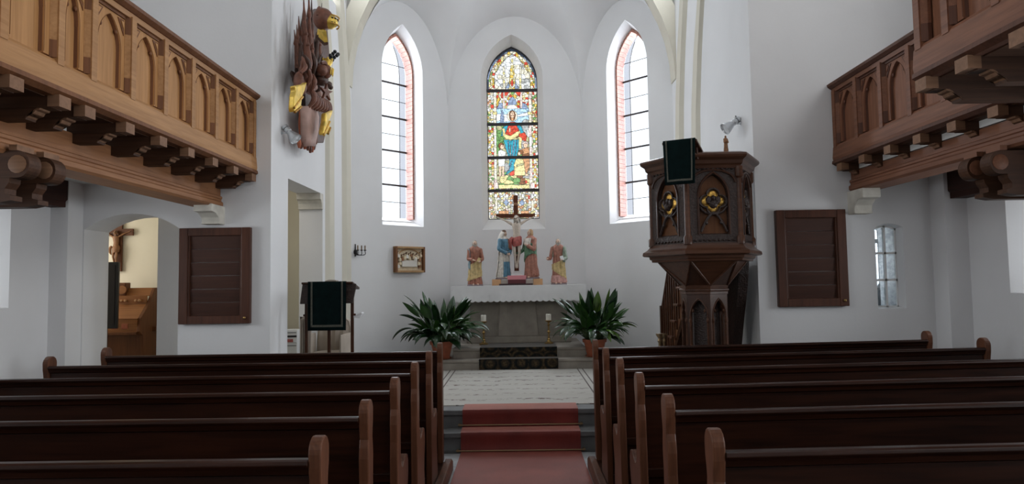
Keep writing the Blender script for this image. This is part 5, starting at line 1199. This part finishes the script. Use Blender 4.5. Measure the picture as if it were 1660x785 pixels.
B().tube([(x0+.08, SY+.035, 0), (x0+.08, SY+.035, zb_+.02)], .018, 10).build('stand_pole', 'iron', t, True); B().lathe([(.0, 0), (.16, 0), (.16, .015), (.02, .03), (.0, .03)], (x0+.08, SY+.035, 0), 20).build('stand_base', 'iron', t, True)

# ================================================================== armour memorial on the chancel wall
def W(px_, py_, off=.0): return onX(px_, py_, XL+off)
t = thing('armour_memorial', 'carved wall memorial of brown weapons and banners with gilded helmets and gauntlets', 'memorial', W(500, 150))
def flatpoly(name, pts, off, th, m, par=None): 
    b = B(); b.poly([W(x, y, off) for x, y in pts], (th, 0, 0)); return bevel(b.build(name, m, par or t), .012)
flatpoly('backing_board', [(481, 70), (490, 30), (508, 14), (520, 40), (524, 90), (522, 140), (524, 190), (514, 232), (488, 232), (484, 190), (482, 140)], .01, .09, 'ebrownd')
random.seed(9)
for (a, b0), (c, d), off, r, m in [((485, 135), (477, 48), .10, .032, 'ebrown'), ((489, 135), (484, 26), .13, .034, 'ebrown'), ((493, 132), (490, 30), .17, .036, 'ebrown'), ((497, 130), (492, -8), .20, .036, 'ebrown'), ((503, 130), (500.5, -12), .24, .038, 'ebrown'), ((506, 125), (505, -6), .22, .03, 'ebrownd'),
                                  ((486, 120), (481, 40), .16, .03, 'ebrown'), ((500, 118), (508, 40), .26, .04, 'ebrown'), ((508, 128), (522, 5), .28, .022, 'ebrownd'), ((514, 112), (523, 84), .3, .016, 'ebrownd'), ((494, 115), (496, 35), .22, .04, 'ebrown'), ((511, 122), (513, 52), .22, .045, 'ebrownd'),
                                  ((516, 118), (519, 58), .24, .04, 'ebrown'), ((489, 110), (487, 58), .2, .03, 'ebrownd'), ((501, 112), (499, 60), .3, .035, 'ebrown'), ((505, 108), (507, 70), .3, .035, 'ebrown')]:
    p, q = W(a, b0, off), W(c, d, off-.02); u = q-p
    b = B(); b.tube([p, p+u*.2, p+u*.45, p+u*.62, p+u*.70, p+u*.74, p+u*.86, q], [r*.8, r*1.25, r*.9, r*.6, r*.45, r*.75, r*.3, r*.12], 10); b.build('rolled_banner', m, t, True)
for k in range(26):
    x = 483+(k*7.3) % 38+random.uniform(-1, 1); y1 = random.uniform(112, 150); y0 = y1-random.uniform(14, 36); off = .18+.04*(k % 4); p, q = W(x, y1, off), W(x+random.uniform(-4, 4), y0, off+.02); mid_ = (p+q)/2+Vector((.03, random.uniform(-.03, .03), 0))
    B().tube([p, mid_, q], [.016, random.uniform(.024, .036), .008], 8).build('weapon_shaft' if k % 2 else 'carved_leaf', ('ebrown', 'ebrownd', 'ebrown')[k % 3], t, True)
# large helmet
hc = W(524, 31, .50)
b = B(); b.ell(hc, (.115, .13, .125), 18, 12); b.tube([hc+Vector((-.03, .125*math.sin(a), .127*math.cos(a))) for a in [-1.6+3.2*i/12 for i in range(13)]], .015, 6); ho = b.build('large_helmet', 'ebrown', t, True)
v = hc+Vector((.07, .01, -.03)); b = B(); b.ell(v, (.095, .10, .08), 16, 10); b.build('visor', 'goldpaint', ho, True)
for k in range(4):
    a = -.3+k*.42; b = B(); b.ell(v+Vector((.085*math.cos(a), -.09*math.sin(a), .018)), (.016, .016, .011), 6, 5); b.ell(v+Vector((.08*math.cos(a), -.085*math.sin(a), -.03)), (.012, .012, .010), 6, 5); b.build('visor_slit', 'black', ho, True)
for zz in (-.05, .045): B().tube([v+Vector((.105*math.cos(a), -.11*math.sin(a), zz)) for a in [-1.0+2.2*i/10 for i in range(11)]], .009, 6).build('visor_ridge', 'gold', ho, True)
b = B(); b.poly([W(514, 46, .42), W(523, 50, .5), W(526, 70, .5), W(513, 58, .4)], (.05, -.02, 0)); bevel(b.build('gilded_collar', 'goldpaint', ho), .012)
b = B(); b.poly([W(512.5, 57, .40), W(526, 71, .49), W(525, 74, .48), W(511, 60, .38)], (.05, -.02, 0)); b.build('collar_edge', 'ebrownd', ho)
# small crowned helmet with a dark plume
hc = W(529, 116, .40); b = B(); b.ell(hc, (.07, .08, .085), 14, 10); b.ell(hc+Vector((-.03, -.08, -.01)), (.07, .07, .07), 12, 8); b.tube([hc+Vector((-.02, -.14, .06)), hc+Vector((0, -.06, .09)), hc+Vector((0, .04, .08))], [.015, .025, .012], 7); h2 = b.build('small_helmet', 'ebrown', t, True)
for k in range(4): a = -.5+k*.36; b = B(); b.tube([hc+Vector((.075*math.cos(a), -.085*math.sin(a), -.05)), hc+Vector((.085*math.cos(a), -.09*math.sin(a), .035))], .008, 6); b.build('visor_bar', 'goldpaint', h2, True)
cr = W(531, 102, .40); b = B().lathe([(.04, -.04), (.044, -.04), (.058, .03), (.053, .03)], cr, 12, (.25, .25, 1)); b.build('gilded_crown', 'goldpaint', h2, True)
for k in range(5): a = 2*PI*k/5; B().ell(cr+Vector((.055*math.cos(a), .055*math.sin(a), .038)), (.013, .013, .02), 8, 6).build('crown_point', 'goldpaint', h2, True)
for k, (x, y) in enumerate([(534, 96), (537, 92), (540, 87), (542, 93), (546, 90), (539, 97), (536, 90), (543, 84), (548, 88)]): B().ell(W(x, y, .42+.02*(k % 2)), (.024, .028, .024), 8, 6).build('plume_curl', 'black', h2, True)
# animal head, small plates, star
hd = W(522, 131, .34); b = B(); b.ell(hd, (.07, .10, .06), 14, 10); b.ell(hd+Vector((.05, .09, -.02)), (.05, .06, .04), 10, 8); b.ell(hd+Vector((.07, .13, -.045)), (.03, .03, .03), 8, 6)
for k in range(9): b.ell(hd+Vector((.01*(k % 3), -.13+.028*k, .05+.018*math.sin(k*2))), (.032, .024, .03), 8, 6)
b.build('carved_lion_head', 'ebrownd', t, True)
for x, y, rx, rz, m in ((507, 141, .055, .05, 'epink'), (503, 146, .05, .06, 'epink'), (500, 128, .07, .07, 'ebrownd'), (511, 124, .06, .07, 'ebrownd'), (489, 141, .05, .10, 'ebrown'), (484, 132, .035, .11, 'ebrown'), (515, 152, .055, .045, 'epink'), (519, 158, .045, .04, 'epink'), (494, 120, .05, .08, 'ebrown'), (497, 138, .05, .07, 'ebrown'), (513, 143, .05, .05, 'ebrownd')):
    B().ell(W(x, y, .24), (.06, rx, rz), 12, 8).build('carved_plate', m, t, True)
for x, y in ((472, 122), (475, 132), (479, 117), (474, 127), (481, 112)):
    p = W(x+8, y+12, .12); q = W(x, y-7, .14); B().tube([p, (p+q)/2+Vector((0, -.03, .02)), q], [.018, .03, .004], 8).build('acanthus_tip', 'ebrownd', t, True)
st = W(527, 150, .40); b = B(); pts = []
for k in range(10): a = PI/2+k*PI/5; r = .105 if k % 2 == 0 else .036; pts.append(st+Vector((.45*r*math.cos(a), .9*r*math.cos(a), r*math.sin(a))))
b.poly(pts, (.03, -.015, 0)); b.build('hanging_star', 'ebrown', t)
# banded tassets
for k, (x, y) in enumerate([(493, 157), (497, 161), (501, 164), (505, 167), (509, 169), (513, 171), (517, 173), (520, 175)]):
    p = W(x, y, .2); b = B(); b.tube([p+Vector((.0, -.02, .12-.008*k)), p+Vector((.09, .01, .06)), p+Vector((.11, .02, -.03)), p+Vector((.05, .01, -.12+.010*k))], [.02, .034, .034, .018], 9); b.build('armour_band', 'ebrown', t, True)
# faded tablet and its lower fringe
b = B(); n = 8; rings = []
for y, xa, xb in ((172, 486, 508), (190, 487, 512), (210, 488, 511.5), (226, 491, 508), (237, 493, 506)):
    rings.append([W(xa+(xb-xa)*i/n, y, .17+.05*math.sin(PI*i/n)) for i in range(n+1)])
b.loft(rings, cap=False, closed=False); o_ = b.build('inscription_tablet', 'epink', t, True); m = o_.modifiers.new('t', 'SOLIDIFY'); m.thickness = .04
for k, (x, y0, y1) in enumerate([(485, 226, 240), (488, 232, 241), (491, 226, 238), (494, 230, 242), (499, 234, 244), (503, 234, 248), (506, 233, 247), (509, 228, 243), (512, 220, 234), (487, 180, 222), (513, 180, 216)]):
    p, q = W(x, y0, .16), W(x, y1, .15); B().tube([p, (p+q)/2, q], [.018, .026, .014], 8).build('fringe_tassel', 'ebrown' if k % 3 else 'terra', t, True)
# gilded gauntlets
for pts, off in (([(469, 140), (486, 137), (489, 134), (485, 148), (481, 158), (479, 174), (468, 183), (467, 176), (468, 158), (470, 148)], .30), ([(520, 184), (527, 182), (533, 179), (530, 188), (526, 198), (527, 208), (523, 218), (516, 220), (516, 212), (519, 198)], .34)):
    g_ = thing if False else None
    b = B(); b.poly([W(x, y, off) for x, y in pts], (.07, -.02, 0)); go = bevel(b.build('gilded_gauntlet', 'goldpaint', t), .025, 3)
    for k in range(3): 
        i = 4+k; p, q = W(*pts[i], off), W(*pts[-(i-1)], off); B().tube([p+Vector((.07, -.02, 0)), q+Vector((.07, -.02, 0))], .014, 6).build('gauntlet_ridge', 'gold', go, True)

# ================================================================== pulpit
PX, PY, PA = 1.945, 7.16, .53
t = thing('pulpit', 'six-sided dark oak pulpit with gilded quatrefoils on a carved column', 'pulpit', (PX, PY, 0))
hexv = lambda r, z, rot=0: [(PX+r*math.cos(rot+math.radians(60*k)), PY+r*math.sin(rot+math.radians(60*k)), z) for k in range(6)]
R30 = math.radians(30)
def hexloft(name, prof_, m, rot=0, cap=True, par=None): 
    b = B(); b.loft([hexv(r, z, rot) for r, z in prof_], cap); return b.build(name, m, par or t)
hexloft('top_cornice', [(.50, 2.80), (.545, 2.80), (.555, 2.83), (.575, 2.845), (.585, 2.88), (.625, 2.905), (.635, 2.925), (.63, 2.945), (.56, 2.965), (.47, 2.97), (.47, 2.80)], 'pulpitl', cap=False)
hexloft('lower_cornice', [(.50, 2.06), (.545, 2.06), (.555, 2.035), (.58, 2.01), (.625, 1.985), (.63, 1.955), (.615, 1.945), (.56, 1.94), (.555, 1.915), (.535, 1.905), (.53, 1.885), (.45, 1.88)], 'pulpitl')
hexloft('floor_board', [(.50, 1.95), (.50, 2.0)], 'pulpit')
# faces
for k in range(6):
    a0, a1 = math.radians(60*k), math.radians(60*k+60); mid = (a0+a1)/2
    nrm = Vector((math.cos(mid), math.sin(mid), 0)); ud = Vector((-math.sin(mid), math.cos(mid), 0)); apo = PA*math.cos(R30); fc = Vector((PX, PY, 0))+nrm*apo
    def Fp(u, z, d): return fc+ud*u+nrm*d+Vector((0, 0, z))
    def ex(pts, d0, d1): b = B(); b.poly([Fp(u, z, d0) for u, z in pts], nrm*(d1-d0)); return b
    hw = .215; zb0, zt0 = 2.06, 2.81
    p_ = ex(rect(-.25, .25, zb0, zt0), -.05, -.035).build('panel', 'pulpitp', t)
    outer = rect(-hw-.03, hw+.03, zb0, zt0); arc = arch(.29, 2.52, 2.745, 8, 0, 2.145)
    wallmesh(outer, [[(0, arc), (.03, arch(.27, 2.52, 2.735, 8, 0, 2.155))]], fc+nrm*.006, ud, -nrm, .036).build('carved_frame', 'pulpitd', p_)
    b = B(); b.tube([Fp(u, z, .008) for u, z in arch(.305, 2.52, 2.76, 10, 0)], .011, 6); b.tube([Fp(-.1525, 2.14, .008), Fp(-.1525, 2.52, .008)], .011, 6); b.tube([Fp(.1525, 2.14, .008), Fp(.1525, 2.52, .008)], .011, 6); b.build('arch_roll', 'pulpit', p_, True)
    # wide flat arch over the whole face
    b = B(); b.tube([Fp(.22*math.cos(a), 2.66+.125*math.sin(a), .010) for a in [PI*i/14 for i in range(15)]], .012, 6); b.build('wide_arch_roll', 'pulpit', p_, True)
    for zz in (2.085, 2.795): b = B(); [b.ell(Fp(-.19+.0475*i, zz, .004), (.019, .019, .012), 6, 4) for i in range(9)]; b.build('leaf_carving_band', 'pulpitd', p_, True)
    # quatrefoil
    qz = 2.475; ring = []
    for j in range(48):
        a = 2*PI*j/48; m4 = (a+PI/4) % (PI/2)-PI/4; cc = .062; rr = .058; r = cc*math.cos(m4)+math.sqrt(max(0, rr*rr-(cc*math.sin(m4))**2)); ring.append((r*math.cos(a)*1.05, qz+r*math.sin(a)))
    inner = [(u*.80, qz+(z-qz)*.80) for u, z in ring]
    wallmesh([(u*1.12, qz+(z-qz)*1.12) for u, z in ring], [[(0, ring), (.03, inner)]], fc+nrm*.004, ud, -nrm, .03).build('quatrefoil_rim', 'pulpitd', p_)
    q_ = ex(ring, -.034, -.02).build('quatrefoil_field', 'gold', p_)
    b = B()
    for du, dz, r1, r2 in ((-.068, 0, .05, .042), (.068, 0, .05, .042), (0, .066, .045, .044), (0, -.066, .045, .046)):
        q2 = B().ell(Vector((0, 0, 0)), (r1, .016, r2), 14, 8); q2.xf(Matrix(((ud.x, nrm.x, 0), (ud.y, nrm.y, 0), (0, 0, 1))).to_4x4()); c2 = Fp(du, qz+dz, -.022); b.add([Vector(v_)+c2 for v_ in q2.v], q2.f)
    b.build('gilded_lobe', 'gold', p_, True)
    b = B(); b.ell(Fp(0, qz+.03, .0), (.022, .022, .028), 10, 8); b.ell(Fp(0, qz-.03, -.004), (.045, .03, .045), 10, 8); b.tube([Fp(-.06, qz-.01, .0), Fp(0, qz-.03, .012), Fp(.06, qz-.005, .0)], [.012, .016, .012], 7); b.ell(Fp(-.045, qz+.01, -.004), (.03, .02, .04), 8, 6); b.ell(Fp(.045, qz+.012, -.004), (.03, .02, .04), 8, 6); b.build('relief_figure', 'pulpitd', p_, True)
    # crossed trefoil arc below the quatrefoil
    b = B(); b.tube([Fp(u, 2.17+.19*(1-(abs(u)/.13)**1.6), -.008) for u in [-.13+.26*i/12 for i in range(13)]], .014, 6)
    for e in (-1, 1): b.tube([Fp(e*.135, 2.42, -.008), Fp(e*.09, 2.37, -.008), Fp(e*.03, 2.345, -.008)], .012, 6); b.ell(Fp(e*.075, 2.26, -.006), (.02, .02, .02), 7, 5)
    b.build('cusped_tracery', 'pulpitd', p_, True)
    # corner post with roll
    vx = Vector((PX+PA*math.cos(a0), PY+PA*math.sin(a0), 0)); b = B(); b.lathe([(.045, 2.05), (.045, 2.12), (.03, 2.14), (.028, 2.70), (.045, 2.72), (.045, 2.82)], vx-Vector((math.cos(a0), math.sin(a0), 0))*.012, 10); b.build('corner_post', 'pulpitl', t, True)
# corbelled underside between the hexagon and the turned column head
lo, hi = hexv(.245, 1.64, R30), hexv(.46, 1.885)
for k in range(6):
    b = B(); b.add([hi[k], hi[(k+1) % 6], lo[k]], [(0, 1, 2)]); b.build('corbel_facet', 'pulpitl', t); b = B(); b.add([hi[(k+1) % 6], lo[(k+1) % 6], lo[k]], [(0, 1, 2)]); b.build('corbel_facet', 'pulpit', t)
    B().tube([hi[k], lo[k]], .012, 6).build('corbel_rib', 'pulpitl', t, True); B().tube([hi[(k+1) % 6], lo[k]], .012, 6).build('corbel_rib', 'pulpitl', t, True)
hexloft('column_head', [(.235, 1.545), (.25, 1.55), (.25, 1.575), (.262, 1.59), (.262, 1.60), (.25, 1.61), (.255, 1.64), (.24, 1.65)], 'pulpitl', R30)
hexloft('column_core', [(.15, .3), (.15, 1.56)], 'pulpitd', R30)
hexloft('column_base', [(.30, .0), (.30, .25), (.27, .28), (.26, .33), (.24, .36)], 'pulpit', R30)
for k in range(6):
    a0 = R30+math.radians(60*k); mid = a0+R30; nrm = Vector((math.cos(mid), math.sin(mid), 0)); ud = Vector((-math.sin(mid), math.cos(mid), 0)); fc = Vector((PX, PY, 0))+nrm*(.24*math.cos(R30))
    outer = rect(-.12, .12, .35, 1.55); w1 = arch(.165, 1.33, 1.49, 8, 0, .45)
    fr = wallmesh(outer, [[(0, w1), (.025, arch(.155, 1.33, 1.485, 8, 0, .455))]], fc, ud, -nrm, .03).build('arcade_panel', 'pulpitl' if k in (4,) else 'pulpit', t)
    b = B(); b.tube([fc+ud*u+Vector((0, 0, z)) for u, z in arch(.18, 1.33, 1.505, 10, 0)], .008, 6)
    for e in (-1, 1):
        b.tube([fc+ud*e*.088+Vector((0, 0, .42)), fc+ud*e*.088+Vector((0, 0, 1.33))], .010, 6); b.ell(fc+ud*e*.088+Vector((0, 0, 1.28)), (.016, .016, .03), 6, 5); b.ell(fc+ud*e*.088+Vector((0, 0, .98)), (.014, .014, .02), 6, 5); b.ell(fc+ud*e*.06+Vector((0, 0, 1.38)), (.012, .012, .018), 6, 5)
    b.build('arcade_roll', 'pulpitl', fr, True)
# reading desk on the rim
dn = Vector((-math.sin(math.radians(28)), -math.cos(math.radians(28)), 0)); du = Vector((math.cos(math.radians(28)), -math.sin(math.radians(28)), 0)); dc = onY(1101, 228, 6.56); dc.z -= .0
b = B(); b.add([dc-du*.17+dn*.0, dc+du*.17, dc+du*.17-dn*.30+Vector((0, 0, -.085)), dc-du*.17-dn*.30+Vector((0, 0, -.085))]+[p+Vector((0, 0, -.025)) for p in (dc-du*.17, dc+du*.17, dc+du*.17-dn*.30+Vector((0, 0, -.085)), dc-du*.17-dn*.30+Vector((0, 0, -.085)))], [(0, 1, 2, 3), (7, 6, 5, 4), (0, 4, 5, 1), (1, 5, 6, 2), (2, 6, 7, 3), (3, 7, 4, 0)])
bevel(b.build('reading_desk', 'pulpitl', t), .005)
for e in (-1, 1): b = B(); b.tube([dc+du*e*.13-dn*.13+Vector((0, 0, -.06)), dc+du*e*.13-dn*.16+Vector((0, 0, -.17))], .018, 8); b.build('desk_bracket', 'pulpit', t, True)
cloth('pulpit_cloth', 'dark green cloth with braid border hanging over the pulpit rim', tuple(-dn*.28+Vector((0, 0, -.08))), .315, .44, du, dc+dn*.012+Vector((0, 0, .008)), dn, taper=.93)
# statuette on the rim
sp0 = onY(1166.5, 246, 6.95); sp0.z = 2.972; s_ = statue('wooden_statuette', 'small carved brown statuette standing on the pulpit rim', (sp0.x, 6.74, 2.968), .165, .2, 'carvedwood', [('cloak', 'oakd' if False else 'reliefd', .6, 3.9, lambda a: .03, lambda a: .8, 1.08)], 'reliefd', .02, slim=.8, arms=[(-1, (-.13, -.06, .60), (-.02, -.14, .62), 'carvedwood'), (1, (.13, -.06, .60), (.03, -.14, .56), 'carvedwood')])
s_['group'] = 'pulpit figures'
for ch in s_.children:
    if ch.name.split('.')[0] in ('head', 'feet', 'base'): ch.data.materials.clear(); ch.data.materials.append(M['carvedwood'])
    for c2 in ch.children:
        if c2.name.startswith('hand'): c2.data.materials.clear(); c2.data.materials.append(M['carvedwood'])
# stair behind the pulpit
t = thing('pulpit_stair', 'steep dark wooden stair with railing climbing behind the pulpit', 'stair', (2.2, 8.3, ZC))
sx0, sx1 = 1.92, 2.50
for k in range(8):
    y = 8.0+(k-1)*.18; z = 1.62-(k-1)*.205
    if z < ZC+.1: break
    bevel(B().box(sx0-.045, sx1, y-.12, y+.12, z-.028, z).build('tread', 'pulpitl', t), .006)
    B().box(sx0, sx1, y+.085, y+.10, z-.205 if z-.205 > ZC else ZC, z-.028).build('riser', 'pulpitp', t)
B().prism([(7.72, 1.95), (7.72, 1.55), (9.1, ZC), (9.22, ZC), (9.22, ZC+.12), (7.95, 1.95)], 'x', sx0-.0, sx0+.035).build('string_board', 'pulpitp', t)
B().box(sx0, sx1, 7.70, 7.735, ZC, 1.93).build('back_panel', 'pulpit', t)
B().prism([(7.74, ZC), (7.78, ZC), (7.78, 1.92), (7.24, 1.92), (7.27, 1.75), (7.36, 1.50), (7.48, 1.22), (7.60, .90), (7.70, .55)], 'x', 2.36, 2.46).build('curved_bracket', 'pulpitd', t)
b = B(); b.tube([(sx0+.0, 9.12, 1.27), (sx0+.0, 7.9, 2.70)], .03, 8); b.build('handrail', 'pulpit', t, True)
B().box(sx0-.035, sx0+.035, 9.06, 9.13, ZC, 1.36).build('newel_post', 'pulpit', t)
for k in range(8):
    y = 9.0-k*.12; z0 = 1.62-(y-8.0)/.18*.205; B().box(sx0-.015, sx0+.015, y-.014, y+.014, max(ZC, z0-.2), 1.27+(9.12-y)*1.172).build('baluster', 'pulpitl' if k % 2 else 'pulpit', t)
for k, px_ in enumerate((1070, 1077)):
    x = onY(px_, 560, 8.9).x; zt = onY(px_, 541, 8.9).z
    q = B().lathe([(.0, 0), (.07, 0), (.07, .02), (.03, .05), (.024, (zt-ZC)*.4), (.036, (zt-ZC)*.5), (.024, (zt-ZC)*.6), (.02, (zt-ZC)*.8), (.034, (zt-ZC)*.85), (.02, (zt-ZC)*.9), (.05, (zt-ZC)*.97), (.052, zt-ZC), (.0, zt-ZC)], (0, 0, 0), 14); o_ = q.build('floor_candlestick', 'rod', None, True); o_.location = (x, 8.9, ZC)
    tag(o_, 'turned brass floor candlestick at the foot of the pulpit stair, %s' % ('nearer the altar' if k == 0 else 'nearer the handrail'), 'candlestick', 'turned candlesticks by the stair')
